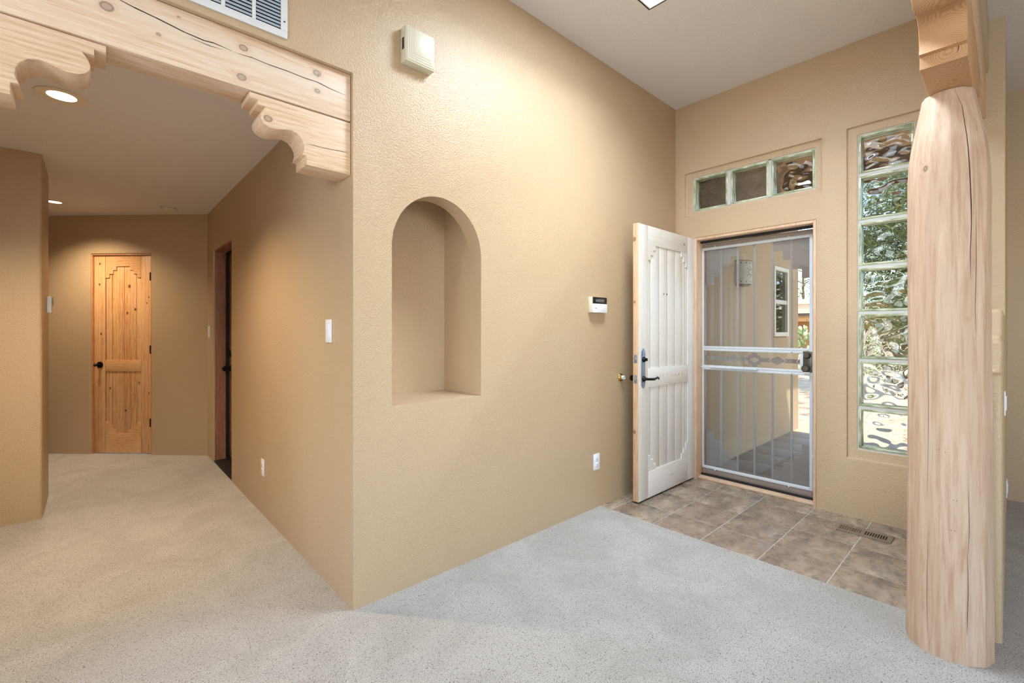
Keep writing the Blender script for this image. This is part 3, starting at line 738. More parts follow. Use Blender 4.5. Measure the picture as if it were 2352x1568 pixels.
# pewter escutcheon with deadbolt and lever
pts = []
def esc(u, z): pts.append((u, z))
for sgn in (1, -1):
    seq = [(0.027, 0.0), (0.027, 0.095), (0.024, 0.106), (0.027, 0.114), (0.022, 0.128), (0.012, 0.139), (0.004, 0.146)]
    if sgn == 1: pts += [(0.829 + a, 0.985 + b2) for a, b2 in seq] + [(0.829 - a, 0.985 + b2) for a, b2 in seq[::-1]]
    else: pts += [(0.829 - a, 0.985 - b2) for a, b2 in seq[1:]] + [(0.829 + a, 0.985 - b2) for a, b2 in seq[::-1][:-1]]
ep_ = MB().prism(pts, -0.005, 0.0, U, bev=0.002, seg=2).build('escutcheon', M_GRYM, dl)
RYm = lambda u, z, t: Matrix.Translation((HX - u, HY + t, z)) @ Matrix.Rotation(R(90), 4, 'X')   # lathe axis to -y
MB().lathe([(0.020, 0), (0.020, 0.008), (0.013, 0.018), (0, 0.019)], 28, RYm(0.829, 1.050, -0.005)).box(HX - 0.835, HX - 0.823, HY - 0.038, HY - 0.02, 1.040, 1.060, bev=0.003).build('deadbolt', M_BLKM, ep_)
lv = MB().lathe([(0.021, 0), (0.019, 0.010), (0.010, 0.022), (0.009, 0.050), (0, 0.050)], 24, RYm(0.829, 0.908, -0.005))
lv.tube([(HX - 0.829, HY - 0.050, 0.908), (HX - 0.80, HY - 0.056, 0.907), (HX - 0.77, HY - 0.057, 0.905), (HX - 0.74, HY - 0.056, 0.908), (HX - 0.715, HY - 0.054, 0.914), (HX - 0.695, HY - 0.050, 0.908), (HX - 0.685, HY - 0.047, 0.898)], [0.009, 0.009, 0.010, 0.007, 0.008, 0.007, 0.005], 12)
lv.build('lever', M_BLKM, ep_)
for u, z in ((0.812, 1.085), (0.846, 1.085), (0.812, 0.885), (0.846, 0.885)):
    MB().lathe([(0.004, 0), (0.003, 0.002), (0, 0.002)], 10, RYm(u, z, -0.005)).build('screw', M_BLKM, ep_)
MB().lathe([(0.006, 0), (0.006, 0.003), (0.003, 0.004), (0, 0.002)], 16, RYm(0.471, 1.548, 0.0075)).build('peephole', M_BLKM, dl)
for z in (1.055, 0.908):
    l = MB().box(HX - 0.8905, HX - 0.889, HY + 0.010, HY + 0.036, z - 0.030, z + 0.030, bev=0.0004).build('latch_plate', M_GRYM, dl)
    MB().box(HX - 0.897, HX - 0.8905, HY + 0.016, HY + 0.030, z - 0.012, z + 0.012, bev=0.002).build('latch_bolt', M_CHROME, l)
MB().lathe([(0.02, 0), (0.012, 0.012), (0.010, 0.030), (0.022, 0.040), (0.020, 0.054), (0, 0.056)], 20, Matrix.Translation((HX - 0.829, HY + 0.045, 0.908)) @ Matrix.Rotation(R(-90), 4, 'X')).build('outer_knob', M_BLKM, dl)
MB().box(HX - 0.880, HX - 0.01, HY + 0.018, HY + 0.030, 0.002, 0.015).build('door_sweep', M_DARKGAP, dl)
for z in (1.80, 1.03, 0.26):
    MB().tube([(HX + 0.002, HY - 0.004, z - 0.045), (HX + 0.002, HY - 0.004, z + 0.045)], 0.006, 10).build('hinge', M_BLKM, dl)

ds = root('door_stop', (2.085, 0, 0.909), 'brass wall door stop with white rubber bumper behind the open door', 'door stop')
RYw = lambda x, z, t=0.0: Matrix.Translation((x, -t, z)) @ Matrix.Rotation(R(90), 4, 'X')
MB().lathe([(0.030, 0), (0.030, 0.003), (0.026, 0.010), (0.022, 0.012), (0.021, 0.020), (0.017, 0.020)], 32, RYw(2.085, 0.909)).build('rose', M_BRASS, ds)
MB().lathe([(0.0165, 0.010), (0.0165, 0.032), (0.014, 0.036), (0.009, 0.036), (0.006, 0.028), (0, 0.028)], 28, RYw(2.085, 0.909)).build('bumper', plain('pale_rubber', (190, 196, 190), 0.5), ds)

# ------------------------------------------------------------------ hall doors
HK = [(0.852, 1.719, .011), (0.852, 1.669, .004), (0.874, 1.444, .009), (0.789, 1.482, .009), (1.019, 1.59, .005), (1.022, 1.276, .005), (0.892, 0.442, .008), (1.059, 0.67, .008), (0.749, 0.73, .007),
      (1.16, 1.951, .007), (1.163, 1.739, .007), (1.147, 1.23, .007), (0.638, 1.604, .005), (0.662, 1.546, .005), (0.638, 0.624, .005), (0.82, 0.461, .005), (0.752, 1.67, .004), (0.944, 0.916, .005)]
def dpt(s, tt, z): return tuple(DM @ Vector((s, tt, z)))
M_HALL = wood('knotty_pine_door', (212, 162, 112), (190, 134, 84), (222, 178, 130), 'z', [(*dpt(s, 0.03, z), r * 1.5) for s, z, r in HK], 0.9, 0.35, 0.15, 0.8, (92, 48, 24))
M_HALLR = wood('knotty_pine_rail', (210, 160, 110), (188, 132, 84), (220, 176, 128), 'x', [], 0.9, 0.35, 0.15, 0.8, (92, 48, 24))
d3 = root('door_3', dpt(0.91, 0.03, 0), 'knotty pine door with black hinges at the end of the hall', 'door', kind='structure')
def db(m, s0, s1, z0, z1, t0, t1, bev=0.0012): return m.box(s0, s1, t0, t1, z0, z1, bev=bev, M=DM)
db(MB(), 0.604, 1.220, 0.008, 2.034, 0.046, 0.058).build('core', plain('dark_door_gap', (96, 62, 38), 0.8), d3)
for s0, s1 in ((0.604, 0.720), (1.104, 1.220)): db(MB(), s0, s1, 0.008, 2.034, 0.028, 0.058).build('stile', M_HALL, d3)
DZ = lambda a, b, t: dpt(a, t, b)
def hallrail(up):
    us = [0.7235, 0.762, 0.803, 0.843, 0.984, 1.020, 1.060, 1.1005]
    if up: zs = [1.807, 1.845, 1.884, 1.923, 1.884, 1.845, 1.806]; zc = 2.034
    else: zs = [0.328, 0.290, 0.251, 0.209, 0.251, 0.290, 0.328]; zc = 0.008
    pts = [(us[0], zc)]
    for i in range(7): pts += [(us[i], zs[i]), (us[i + 1], zs[i])]
    pts += [(us[7], zc)]; return pts
MB().prism(hallrail(True), 0.028, 0.05, DZ, bev=0.001, seg=1).build('top_rail', M_HALLR, d3)
MB().prism(hallrail(False), 0.028, 0.05, DZ, bev=0.001, seg=1).build('bottom_rail', M_HALLR, d3)
db(MB(), 0.723, 1.101, 0.848, 0.961, 0.028, 0.05).build('middle_rail', M_HALLR, d3)
pk = MB()
for a, b2 in zip((0.723, 0.776, 0.906, 1.035), (0.776, 0.906, 1.035, 1.101)): db(pk, a + 0.0025, b2 - 0.0025, 0.15, 1.98, 0.036, 0.05, 0.001)
pk.build('planks', M_HALL, d3)
kn = MB().lathe([(0.033, 0), (0.032, 0.008), (0.010, 0.014), (0.009, 0.040), (0.014, 0.048), (0.014, 0.060), (0.008, 0.066), (0, 0.066)], 28,
                Matrix.Translation(dpt(1.158, 0.028, 0.912)) @ Matrix.Rotation(R(-45), 4, 'Z') @ Matrix.Rotation(R(90), 4, 'X'))
kn.build('door_knob', M_BLKM, d3)
MB().box(1.216, 1.2215, 0.026, 0.05, 0.88, 0.94, M=DM).build('latch_plate', M_CHROME, d3)
for z in (1.818, 1.070, 0.322):
    MB().box(0.600, 0.625, 0.020, 0.0295, z - 0.042, z + 0.042, bev=0.002, M=DM).build('hinge', M_BLKM, d3)
fr3 = MB().box(0.593, 0.602, 0.012, 0.13, 0.0, 2.049, M=DM).box(1.223, 1.2355, 0.012, 0.13, 0.0, 2.049, M=DM).box(0.602, 1.223, 0.012, 0.13, 2.037, 2.049, M=DM).build('door_frame', wood('hall_jamb', (196, 138, 90), (170, 110, 68), (210, 156, 108), 'z', [], 1, 0.45, 0.1, 0.8))
tag(fr3, 'thin pine jamb around the hall end door', 'door frame', kind='structure')

d4 = root('door_4', (0.1, 2.8, 0), 'side door set back in the right wall of the hall with black knob', 'door', kind='structure')
M_J4 = wood('red_brown_jamb', (150, 104, 80), (128, 84, 62), (166, 120, 94), 'z', [], 1, 0.5, 0.1, 0.6)
M_D4 = wood('amber_pine_leaf', (170, 120, 74), (146, 96, 56), (184, 134, 88), 'z', [], 1, 0.4, 0.1, 0.7)
MB().box(0.128, 0.165, 2.440, 3.180, 0.045, 2.018, bev=0.002).build('leaf', M_D4, d4)
MB().lathe([(0.032, 0), (0.030, 0.006), (0.012, 0.012), (0.010, 0.034), (0.024, 0.044), (0.027, 0.056), (0.018, 0.068), (0, 0.070)], 24, RX(0.128, 3.12, 0.900)).build('door_knob', M_BLKM, d4)
MB().lathe([(0.030, 0), (0.026, 0.010), (0.018, 0.014), (0, 0.014)], 24, RX(0.128, 3.12, 1.040)).build('deadbolt', M_BLKM, d4)
f4 = MB().box(0.012, 0.24, 3.182, 3.197, 0.0, 2.035).box(0.012, 0.24, 2.421, 2.436, 0.0, 2.035).box(0.012, 0.24, 2.436, 3.182, 2.020, 2.035)
f4.box(0.100, 0.127, 3.168, 3.182, 0.03, 2.020, mi=1).box(0.100, 0.127, 2.436, 3.182, 2.008, 2.020, mi=1).box(0.004, 0.24, 2.436, 3.182, 0.0, 0.016, mi=1).box(0.11, 0.24, 2.436, 3.182, 0.016, 0.045, mi=1)
tag(f4.build('door_frame', [M_J4, M_DARKGAP]), 'red brown jamb with black weatherstrip and sill in the hall side wall', 'door frame', kind='structure')

# ------------------------------------------------------------------ small wall and ceiling fittings
M_PLW = plain('white_plastic', (232, 234, 238), 0.35)
M_PLC = plain('cream_plastic', (214, 208, 184), 0.4)
M_BLK = plain('black_plastic', (28, 24, 24), 0.3)
M_LCD = plain('grey_green_display', (92, 100, 96), 0.2)
M_METW = plain('white_enamel_grille', (228, 231, 232), 0.35)
M_GAP = plain('dark_duct', (40, 46, 52), 0.9)

# return air grille above the beam
g = root('air_return_grille', (-0.6, 0, 2.44), 'white louvered return air grille on the wall above the hallway beam', 'vent')
x0, x1, z0, z1 = -0.980, -0.278, 2.446, 2.86
fm = MB()
fm.box(x0, x1, -0.008, 0.0, z0, z0 + 0.030, bev=0.002).box(x0, x1, -0.008, 0.0, z1 - 0.03, z1, bev=0.002).box(x0, x0 + 0.025, -0.008, 0.0, z0 + 0.0295, z1 - 0.0295).box(x1 - 0.025, x1, -0.008, 0.0, z0 + 0.0295, z1 - 0.0295)
cells = []; c = x1 - 0.025
while c - 0.09 > x0: cells.append((c - 0.0905, c)); c -= 0.1035
for a, b2 in cells: fm.box(a - 0.013, a, -0.0075, 0.0, z0 + 0.03, z1 - 0.03, bev=0.001)
fm.build('grille_frame', M_METW, g)
MB().box(x0 + 0.01, x1 - 0.01, -0.0012, -0.0002, z0 + 0.01, z1 - 0.01).build('duct_opening', M_GAP, g)
M_LOUV = plain('grey_blue_louver', (176, 190, 202), 0.4)
lvm = MB()
for a, b2 in cells:
    z = z0 + 0.034
    while z < z1 - 0.035:
        lvm.prism([(-0.0072, z), (-0.0060, z + 0.0012), (-0.0014, z + 0.0118), (-0.0028, z + 0.0118)], a + 0.001, b2 - 0.001, lambda q, r_, tt: (tt, q, r_))
        z += 0.0145
lvm.build('louvers', M_LOUV, g)
MB().lathe([(0.004, 0), (0.003, 0.002), (0, 0.002)], 12, RYw(x1 - 0.012, 2.512, 0.008)).build('screw', plain('grey_screw', (130, 134, 138), 0.3, 1), g)

# door chime box
c_ = root('door_chime', (0.30, 0, 2.63), 'cream plastic door chime box high on the niche wall', 'door chime')
# x 0.236..0.43, z 2.545..2.71
MB().box(0.236, 0.398, -0.052, 0.0, 2.552, 2.722, bev=0.004).build('housing', M_PLC, c_)
st = MB()
for k in range(4): st.box(0.243 + 0.011 * k, 0.391 - 0.006 * k, -0.0545 - 0.0012 * k, -0.050, 2.560 + 0.011 * k, 2.715, bev=0.0008)
st.build('ridged_cover', M_PLC, c_)
MB().box(0.2352, 0.237, -0.036, -0.018, 2.612, 2.668).build('side_slot', M_BLK, c_)

# alarm keypad
k_ = root('alarm_keypad', (1.78, 0, 1.45), 'white alarm keypad with black display on the wall left of the open door', 'alarm keypad')
MB().box(1.690, 1.862, -0.028, 0.0, 1.388, 1.498, bev=0.003).build('housing', M_PLC, k_)
MB().box(1.708, 1.862, -0.040, -0.026, 1.388, 1.450, bev=0.002).build('flip_cover', M_PLW, k_)
dp = MB().box(1.708, 1.860, -0.0385, -0.026, 1.452, 1.497, bev=0.002).build('display_panel', M_BLK, k_)
MB().box(1.730, 1.830, -0.0392, -0.037, 1.462, 1.482, bev=0.0003).build('screen', M_LCD, dp)
MB().box(1.722, 1.737, -0.0405, -0.0395, 1.416, 1.421).build('blue_mark', plain('blue_print', (90, 110, 160), 0.5), k_)

def slots(m, x, y, z, face):
    pass
def outlet(name_loc, M, label, group='duplex outlets'):
    """M maps (a: across, d: out of the wall, z: up) around the plate centre"""
    r_ = root('power_outlet', name_loc, label, 'power outlet', group)
    MB().box(-0.035, 0.035, 0, 0.005, -0.057, 0.057, bev=0.002, M=M).build('cover_plate', M_PLW, r_)
    for s in (1, -1):
        rc = MB().box(-0.017, 0.017, 0.004, 0.0075, s * 0.0205 - 0.014, s * 0.0205 + 0.014, bev=0.002, M=M).build('receptacle', M_PLW, r_)
        MB().box(-0.0075, -0.0055, 0.0074, 0.0078, s * 0.0205 - 0.002, s * 0.0205 + 0.007, M=M).box(0.0055, 0.0075, 0.0074, 0.0078, s * 0.0205 - 0.002, s * 0.0205 + 0.007, M=M).box(-0.002, 0.002, 0.0074, 0.0078, s * 0.0205 - 0.010, s * 0.0205 - 0.006, M=M).build('slot', M_BLK, rc)
    MB().box(-0.0025, 0.0025, 0.0045, 0.0058, -0.0025, 0.0025, bev=0.001, M=M).build('screw', M_PLC, r_)
    return r_
def WM(x, y, z, face):
    # face: direction the plate looks to; '-y', '-x'
    if face == '-y': return Matrix(((1, 0, 0, x), (0, -1, 0, y), (0, 0, 1, z), (0, 0, 0, 1)))
    if face == '-x': return Matrix(((0, -1, 0, x), (1, 0, 0, y), (0, 0, 1, z), (0, 0, 0, 1)))
    if face == '+x': return Matrix(((0, 1, 0, x), (1, 0, 0, y), (0, 0, 1, z), (0, 0, 0, 1)))
outlet((1.787, 0, 0.328), WM(1.787, 0, 0.328, '-y'), 'white duplex outlet low on the niche wall left of the open door')
outlet((0, 1.464, 0.325), WM(0, 1.464, 0.325, '-x'), 'white duplex outlet low on the hallway side wall')
def rocker(loc, M, label):
    r_ = root('light_switch', loc, label, 'light switch', 'light switches')
    MB().box(-0.036, 0.036, 0, 0.006, -0.057, 0.057, bev=0.0025, M=M).build('cover_plate', M_PLW, r_)
    MB().prism([(0.005, -0.034), (0.0075, -0.034), (0.0125, 0.034), (0.005, 0.034)], -0.0165, 0.0165, lambda d, z, a: tuple(M @ Vector((a, d, z))), bev=0.0006, seg=1).build('rocker', M_PLW, r_)
    return r_
rocker((0, 0.280, 1.258), WM(0, 0.280, 1.258, '-x'), 'white rocker light switch on the hallway side wall near the corner')
rocker((0, 3.40, 1.250), WM(0, 3.40, 1.250, '-x'), 'white light switch just beyond the recessed side door of the hall')
th = root('thermostat', (-1.109, 2.93, 1.45), 'small white wall control on the edge of the left hall block', 'thermostat')
MB().box(-1.109, -1.084, 2.83, 2.93, 1.395, 1.515, bev=0.003).build('housing', M_PLW, th)
MB().box(-1.085, -1.078, 2.84, 2.92, 1.455, 1.512, bev=0.001).build('display_cover', plain('grey_plastic', (150, 148, 146), 0.4), th)
for yy, lab, xx, zz in ((-1.979, 'white switch plate edge on on the right face of the half wall', 2.30, 0.92), (-1.979, 'white outlet plate seen edge on low on the right face past the half wall', 3.6, 0.22)):
    q = root('wall_plate', (xx, yy, zz), lab, 'wall plate')
    MB().box(xx - 0.036, xx + 0.036, yy - 0.006, yy, zz - 0.057, zz + 0.057, bev=0.002).build('cover_plate', M_PLW, q)
    MB().box(xx - 0.016, xx + 0.016, yy - 0.009, yy - 0.005, zz - 0.033, zz + 0.033, bev=0.001).build('insert', M_PLW, q)

# smoke detector
sm = root('smoke_detector', (-0.315, 3.475, HH), 'round cream smoke detector on the hall ceiling', 'smoke detector')
DN = lambda x, y, z: Matrix.Translation((x, y, z)) @ Matrix.Rotation(math.pi, 4, 'X')
MB().lathe([(0.072, 0), (0.072, 0.008), (0.066, 0.010)], 36, DN(-0.315, 3.475, HH)).build('base', M_PLC, sm)
MB().lathe([(0.070, 0.011), (0.070, 0.026), (0.062, 0.036), (0.030, 0.040), (0.028, 0.036), (0, 0.036)], 36, DN(-0.315, 3.475, HH)).build('cover', M_PLC, sm)

# recessed ceiling lights
t = NT('lit_lamp'); t.set(t.b.inputs['Emission Color'], (1.0, 0.82, 0.6, 1)); t.set(t.b.inputs['Emission Strength'], 3.2); t.done((1, 1, 1, 1), 0.5); M_LAMP = t.mat
M_TRIM = plain('satin_cream_reflector', (226, 214, 190), 0.35, 0.0)
def downlight(x, y, r, label, power):
    q = root('recessed_light', (x, y, HH), label, 'ceiling light', 'recessed ceiling lights')
    MB().lathe([(r, 0.0), (r, 0.005), (r * 0.93, 0.006), (r * 0.66, -0.002 + 0.006), (r * 0.55, 0.0015)], 48, DN(x, y, HH), cap=False).build('trim_ring', M_TRIM, q)
    MB().lathe([(r * 0.56, 0.0005), (r * 0.56, 0.0022), (0, 0.0045)], 40, DN(x, y, HH)).build('lamp', M_LAMP, q)
    l_ = light('downlight', 'SPOT', (x, y, HH - 0.012), power, (1.0, 0.80, 0.56), rot=(0, 0, 0), spot_size=R(135), spot_blend=0.9, shadow_soft_size=0.05)
    return q
downlight(-0.977, 1.238, 0.101, 'large lit recessed light partly behind the left corbel', 250)
downlight(-1.115, 3.935, 0.088, 'small lit recessed light half hidden by the left hall block', 135)

# floor register in the tile
M_REG = plain('tan_steel_register', (132, 116, 96), 0.45, 0.2)
fv = root('floor_register', (2.69, -1.386, 0), 'tan metal floor register in the tiles below the tall window', 'floor vent')
fm = MB(); ya, yc = -1.521, -1.250; xa, xc = 2.613, 2.742
sl = []
for side in (0, 1):
    for i in range(9):
        y = (-1.495 + i * 0.0125) if side == 0 else (-1.368 + i * 0.0125)
        sl.append(y)
z0, z1 = 0.0005, 0.006
fm.box(xa, xa + 0.030, ya, yc, z0, z1, bev=0.0015).box(xc - 0.030, xc, ya, yc, z0, z1, bev=0.0015)
edges_ = sorted(sl); prev = ya
for y in edges_:
    fm.box(xa + 0.03, xc - 0.03, prev, y, z0, z1 - 0.0003); prev = y + 0.007
fm.box(xa + 0.03, xc - 0.03, prev, yc, z0, z1 - 0.0003)
fm.build('grate', M_REG, fv)
MB().box(xa + 0.01, xc - 0.01, ya + 0.01, yc - 0.01, 0.0001, 0.0007).build('dark_well', M_DARKGAP, fv)
MB().prism([(xa + 0.03, 0.0016), (xc - 0.03, 0.0016), (xc - 0.03, 0.0030), (xa + 0.03, 0.0030)], -1.372, yc + -0.012, XZ).build('damper', plain('brown_damper', (96, 82, 66), 0.5), fv)

# ------------------------------------------------------------------ outside: porch, sconce, window, yard
GZ = -0.12
t = NT('pale_concrete'); p = t.pos(); n = t.noise(p, 2.5, 5, 0.6)
M_CONC = t.done(t.ramp(n, [(0.36, lin(150, 130, 106)), (0.46, lin(200, 176, 144)), (0.7, lin(214, 190, 158))]), 0.9, t.bump(t.noise(p, 60, 3), 0.3, 0.01))
M_PORCH = plain('grey_porch_tile', (158, 146, 130), 0.6, noise=0.3, nscale=8)
tag(MB().prism([(3.1, -14), (60, -30), (60, 40), (3.1, 40)], GZ - 0.2, GZ - 0.005).build('ground', M_CONC), 'pale sunlit concrete drive and yard outside', 'ground', kind='structure')
pf = MB()
for i in range(8):
    for j in range(5): pf.box(3.10 + i * 0.4 + 0.004, 3.10 + (i + 1) * 0.4 - 0.004, 0.05 - (j + 1) * 0.4 + 0.004, 0.05 - j * 0.4 - 0.004, GZ - 0.06, GZ, bev=0.003)
pf.box(3.1, 6.3, -1.95, 0.05, GZ - 0.1, GZ - 0.008)
tag(pf.build('porch_floor', M_PORCH), 'grey tiled porch floor outside the glass door', 'porch floor', kind='structure')
pw = MB().prism([(3.1, 0.05), (6.56, 0.05), (6.56, 0.35), (3.1, 0.35)], GZ - 0.1, 3.5)
pwo = pw.build('wall_porch', M_STUCCO); cut(pwo, [MB().box(5.50, 6.05, -0.1, 0.5, 1.19, 2.09)]); soften(pwo, 0.03, 4, 50)
tag(pwo, 'tan stucco porch wall seen through the glass door', 'wall', kind='structure')
pwn = root('window_3', (5.5, 0.06, 1.2), 'white framed double hung window in the porch wall', 'window', kind='structure')
wf = MB(); wy0, wy1 = 0.020, 0.080
wf.box(5.50, 5.55, wy0, wy1, 1.19, 2.09, bev=0.004).box(6.00, 6.05, wy0, wy1, 1.19, 2.09, bev=0.004).box(5.55, 6.0, wy0, wy1, 2.04, 2.09, bev=0.004).box(5.55, 6.0, wy0, wy1, 1.19, 1.245, bev=0.004).box(5.55, 6.0, wy0 + 0.01, wy1, 1.61, 1.665, bev=0.004)
wf.build('window_frame', plain('cream_vinyl', (222, 216, 200), 0.4), pwn)
t = NT('dark_reflective_glass'); t.done((0.02, 0.022, 0.02, 1), 0.03, None, Specular_IOR_Level=1.0, IOR=1.9); M_DKG = t.mat
for z0, z1 in ((1.245, 1.61), (1.665, 2.04)): MB().box(5.55, 6.0, 0.055, 0.062, z0, z1).build('pane', M_DKG, pwn)

# punched tin wall sconce on the porch
sc = root('wall_sconce', (4.47, 0.05, 1.76), 'pale half round punched metal sconce on the porch wall', 'wall lamp')
M_SC = plain('pale_ceramic', (196, 188, 170), 0.6)
sh = MB(); rs = 0.135; cxs, cys = 4.47, 0.05; NN = 24
def arcp(a, r=rs): return (cxs + r * math.cos(a), cys - r * math.sin(a) * 0.9)
for i in range(NN):
    a0, a1 = math.pi * i / NN, math.pi * (i + 1) / NN
    p0, p1 = arcp(a0), arcp(a1); q0, q1 = arcp(a0, rs - 0.006), arcp(a1, rs - 0.006)
    sh.prism([p0, p1, q1, q0], 1.775, 2.025)
dk = sh
def onsh(a, z, e=0.0016): q = arcp(a, rs + e); return (q[0], q[1], z)
def patch(a, z, da, dz): dk.quad(onsh(a - da, z - dz), onsh(a + da, z - dz), onsh(a + da, z + dz), onsh(a - da, z + dz), mi=1)
for k in range(6):
    for z in (1.80, 2.005): patch(R(30 + 24 * k), z, 0.045, 0.006)
for k in range(8):
    an = 2 * math.pi * k / 8; ca, sa = math.cos(an), math.sin(an); c0 = R(100)
    A0, Z0, A1, Z1 = c0 + 0.18 * ca, 1.905 + 0.024 * sa, c0 + 0.52 * ca, 1.905 + 0.066 * sa
    dk.quad(onsh(A0 - 0.03 * sa, Z0 + 0.004 * ca), onsh(A0 + 0.03 * sa, Z0 - 0.004 * ca), onsh(A1 + 0.012 * sa, Z1 - 0.002 * ca), onsh(A1 - 0.012 * sa, Z1 + 0.002 * ca), mi=1)
sh.build('shade', [M_SC, plain('dark_hole', (60, 50, 40), 0.9)], sc)
MB().prism([arcp(math.pi * i / NN, rs + 0.006) for i in range(NN + 1)], 2.025, 2.035).build('top_rim', plain('brown_rim', (140, 112, 76), 0.6), sc)
MB().prism([arcp(math.pi * i / NN, rs * 0.8) for i in range(NN + 1)], 1.762, 1.775).build('bottom_rim', M_BRND, sc)

# porch roof: soffit, timber ledger, front lintel
M_DW = wood('brown_porch_timber', (112, 86, 60), (88, 64, 42), (132, 104, 76), 'x', [], 1, 0.7, 0.1, 0.7)
tag(MB().box(3.1, 6.5, -1.95, 0.35, 3.42, 3.50).build('porch_ceiling', M_STUCCO), 'tan porch ceiling above the entry', 'porch ceiling', kind='structure')
tag(MB().box(3.1, 5.0, -0.20, 0.05, 2.36, 3.42, bev=0.01).build('porch_ledger', M_DW), 'brown timber ledger along the porch wall under its ceiling', 'porch beam', kind='structure')
tag(MB().box(6.2, 6.45, -1.95, 0.05, 3.16, 3.42, bev=0.01).build('porch_lintel', M_DW), 'brown timber lintel across the front of the porch', 'porch beam', kind='structure')
tag(MB().box(3.1, 6.55, -2.2, 0.4, 3.50, 3.7).build('porch_roof', M_STUCCO), 'flat stucco porch roof', 'roof', kind='structure')  # extended outwards so that the far end of the porch wall stays shaded

# trees
def tree(x, y, h, rad, seed, label, cols, z0=0.25, n=5200, lf=1.0):
    rnd = random.Random(seed)
    tr_ = root('tree', (x, y, GZ), label, 'tree', 'trees in the yard')
    tk = MB().tube([(x, y, GZ - 0.05), (x + 0.05, y, GZ + h * 0.3), (x, y + 0.05, GZ + h * 0.7), (x, y, GZ + h * 0.92)], [0.16, 0.12, 0.07, 0.02], 10)
    br = []
    for k in range(26):
        zz = GZ + h * rnd.uniform(0.2, 0.85); a = rnd.uniform(0, 6.28); L = rad * rnd.uniform(0.5, 0.95)
        e = (x + L * math.cos(a), y + L * math.sin(a), zz + L * 0.35)
        tk.tube([(x, y, zz), (x + L * .5 * math.cos(a), y + L * .5 * math.sin(a), zz + L * 0.22), e], [0.04, 0.025, 0.008], 6); br.append(e)
    tk.build('trunk', plain('bark', (104, 82, 62), 0.9, noise=0.4, nscale=20, bump=0.5, bscale=30), tr_)
    lv_ = MB()
    for k in range(n):
        if rnd.random() < 0.75:
            e = rnd.choice(br); c0 = Vector(e) + Vector((rnd.gauss(0, rad * .24), rnd.gauss(0, rad * .24), rnd.gauss(0, rad * .22)))
        else:
            zz = rnd.uniform(z0, 1); rr = rad * (1 - zz) ** 0.45 * math.sqrt(rnd.random()); a = rnd.uniform(0, 6.28)
            c0 = Vector((x + rr * math.cos(a), y + rr * math.sin(a), GZ + h * zz))
        if c0.z < GZ + h * 0.08: continue
        s = rnd.uniform(0.05, 0.11) * lf
        d1 = Vector((rnd.uniform(-1, 1), rnd.uniform(-1, 1), rnd.uniform(-.3, 1))).normalized() * s
        d2 = d1.cross(Vector((rnd.uniform(-1, 1), rnd.uniform(-1, 1), rnd.uniform(-1, 1)))).normalized() * s * 0.35
        lv_.quad(c0 - d1, c0 - d2, c0 + d1, c0 + d2)
    t = NT('leaf_' + str(seed)); nn = t.noise(t.pos(), 3, 3)
    t.done(t.ramp(nn, [(0.35, lin(*cols[0])), (0.65, lin(*cols[1]))]), 0.6, None)
    lv_.build('crown', t.mat, tr_, 0)
tree(11.5, -0.75, 4.9, 1.5, 3, 'olive green tree beyond the porch behind the tall window', ((66, 80, 38), (118, 128, 62)), z0=0.08, n=6500, lf=1.25)
tree(21.5, 0.8, 6.0, 1.9, 4, 'darker green tree left of the olive one', ((52, 70, 36), (104, 120, 56)))
tree(44.0, 10.0, 9.0, 3.6, 5, 'bright green tree behind the neighbouring house', ((86, 112, 50), (150, 172, 92)), n=9000)
# what the porch window mirrors
tree(9.8, -6.2, 5.5, 2.0, 6, 'green tree mirrored in the porch window', ((70, 88, 44), (128, 142, 72)))

# prickly pear clump
cp = root('prickly_pear', (17.5, 2.85, GZ), 'tall prickly pear cactus clump in the yard', 'cactus')
rnd = random.Random(12)
t = NT('cactus_pad'); nn = t.noise(t.pos(), 2.2, 3)
t.done(t.ramp(nn, [(0.35, lin(120, 138, 84)), (0.6, lin(196, 204, 158))]), 0.55, None); M_PAD = t.mat
pads = []
for k in range(560):
    yy = 2.85 + rnd.uniform(-1.7, 1.7); xx = 17.5 + rnd.uniform(-0.5, 0.5); zz = GZ + 0.15 + rnd.random() ** 0.8 * (1.45 - 0.25 * abs(yy - 2.85))
    s_ = rnd.uniform(0.055, 0.09)
    pads.append((yy, s_, Matrix.Translation((xx, yy, zz)) @ Matrix.Rotation(rnd.uniform(-1.2, 1.2), 4, 'Z') @ Matrix.Rotation(rnd.uniform(-0.7, 0.7), 4, 'X')))
def pad_into(mbx, pd):
    bm = bmesh.new(); bmesh.ops.create_icosphere(bm, subdivisions=2, radius=1)
    for v in bm.verts: v.co = (v.co.x * 0.03, v.co.y * pd[1] * 0.8 * (1 + 0.2 * v.co.z), v.co.z * pd[1] * 1.25)
    mbx.merge(bm, 0, pd[2]); return mbx
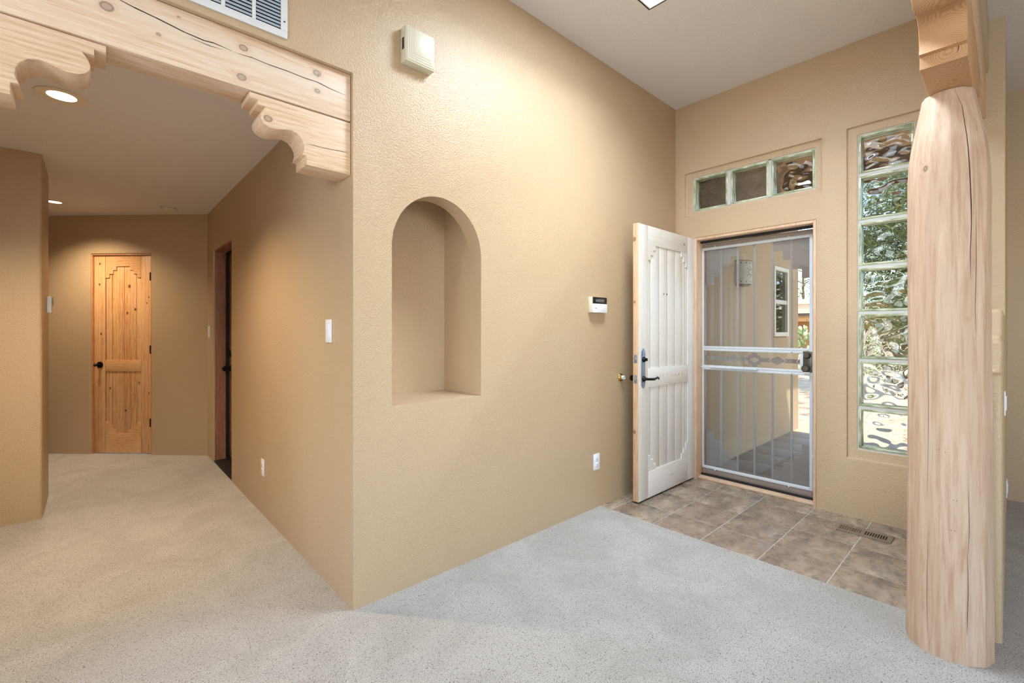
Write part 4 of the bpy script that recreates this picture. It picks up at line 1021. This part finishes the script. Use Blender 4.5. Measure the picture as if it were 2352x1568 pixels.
pads.sort(key=lambda q: abs(q[0] - 2.85))
for pd in pads[:95]: pad_into(MB(), pd).build('cactus_pad', M_PAD, cp, 60)
rest = MB()
for pd in pads[95:]: pad_into(rest, pd)
rest.build('cactus_pads', M_PAD, cp, 60)['kind'] = 'stuff'

# neighbouring house
nh = root('neighbor_house', (28, 6, GZ), 'cream flat roofed house across the drive', 'house')
M_CRM = plain('cream_stucco', (226, 204, 176), 0.9)
MB().box(27.0, 34.0, 0, 16, 2.215, 2.97).build('parapet', M_CRM, nh)
MB().box(26.9, 27.1, 0, 16, 2.71, 2.76).build('trim_band', plain('white_trim', (240, 232, 218), 0.7), nh)
MB().box(27.05, 27.3, 0, 16, 2.08, 2.215).build('dark_beam', M_BRND, nh)  # dark band under the parapet
MB().box(28.0, 33.5, 0, 16, GZ, 2.2).build('wall', plain('ochre_wall', (170, 126, 80), 0.9), nh)
MB().box(27.1, 27.25, 0, 16, 1.78, 2.08).build('garage_fascia', plain('ochre_fascia', (176, 130, 82), 0.8), nh)
yw = tag(MB().box(22, 22.2, -16, 3.2, GZ, 1.35).build('garden_wall', M_CRM), 'low cream garden wall beyond the yard', 'garden wall')

# frames of the big windows behind and beside the camera
wb = root('window_4', (-0.6, -6.26, 0.6), 'wide white framed window behind the camera', 'window', kind='structure')
f_ = MB()
for x in (-2.4, -1.23, -0.03, 1.14): f_.box(x, x + 0.06, -6.30, -6.22, 0.6, 2.5, bev=0.004)
f_.box(-2.34, 1.14, -6.30, -6.22, 0.6, 0.66).box(-2.34, 1.14, -6.30, -6.22, 2.44, 2.5)
f_.build('window_frame', M_WHT, wb)
wc = root('window_5', (-3.56, -2.3, 0.6), 'white framed window in the left outer wall', 'window', kind='structure')
f_ = MB()
for y in (-3.7, -2.33, -0.96): f_.box(-3.60, -3.52, y, y + 0.06, 0.6, 2.5, bev=0.004)
f_.box(-3.60, -3.52, -3.64, -0.96, 0.6, 0.66).box(-3.60, -3.52, -3.64, -0.96, 2.44, 2.5)
f_.build('window_frame', M_WHT, wc)
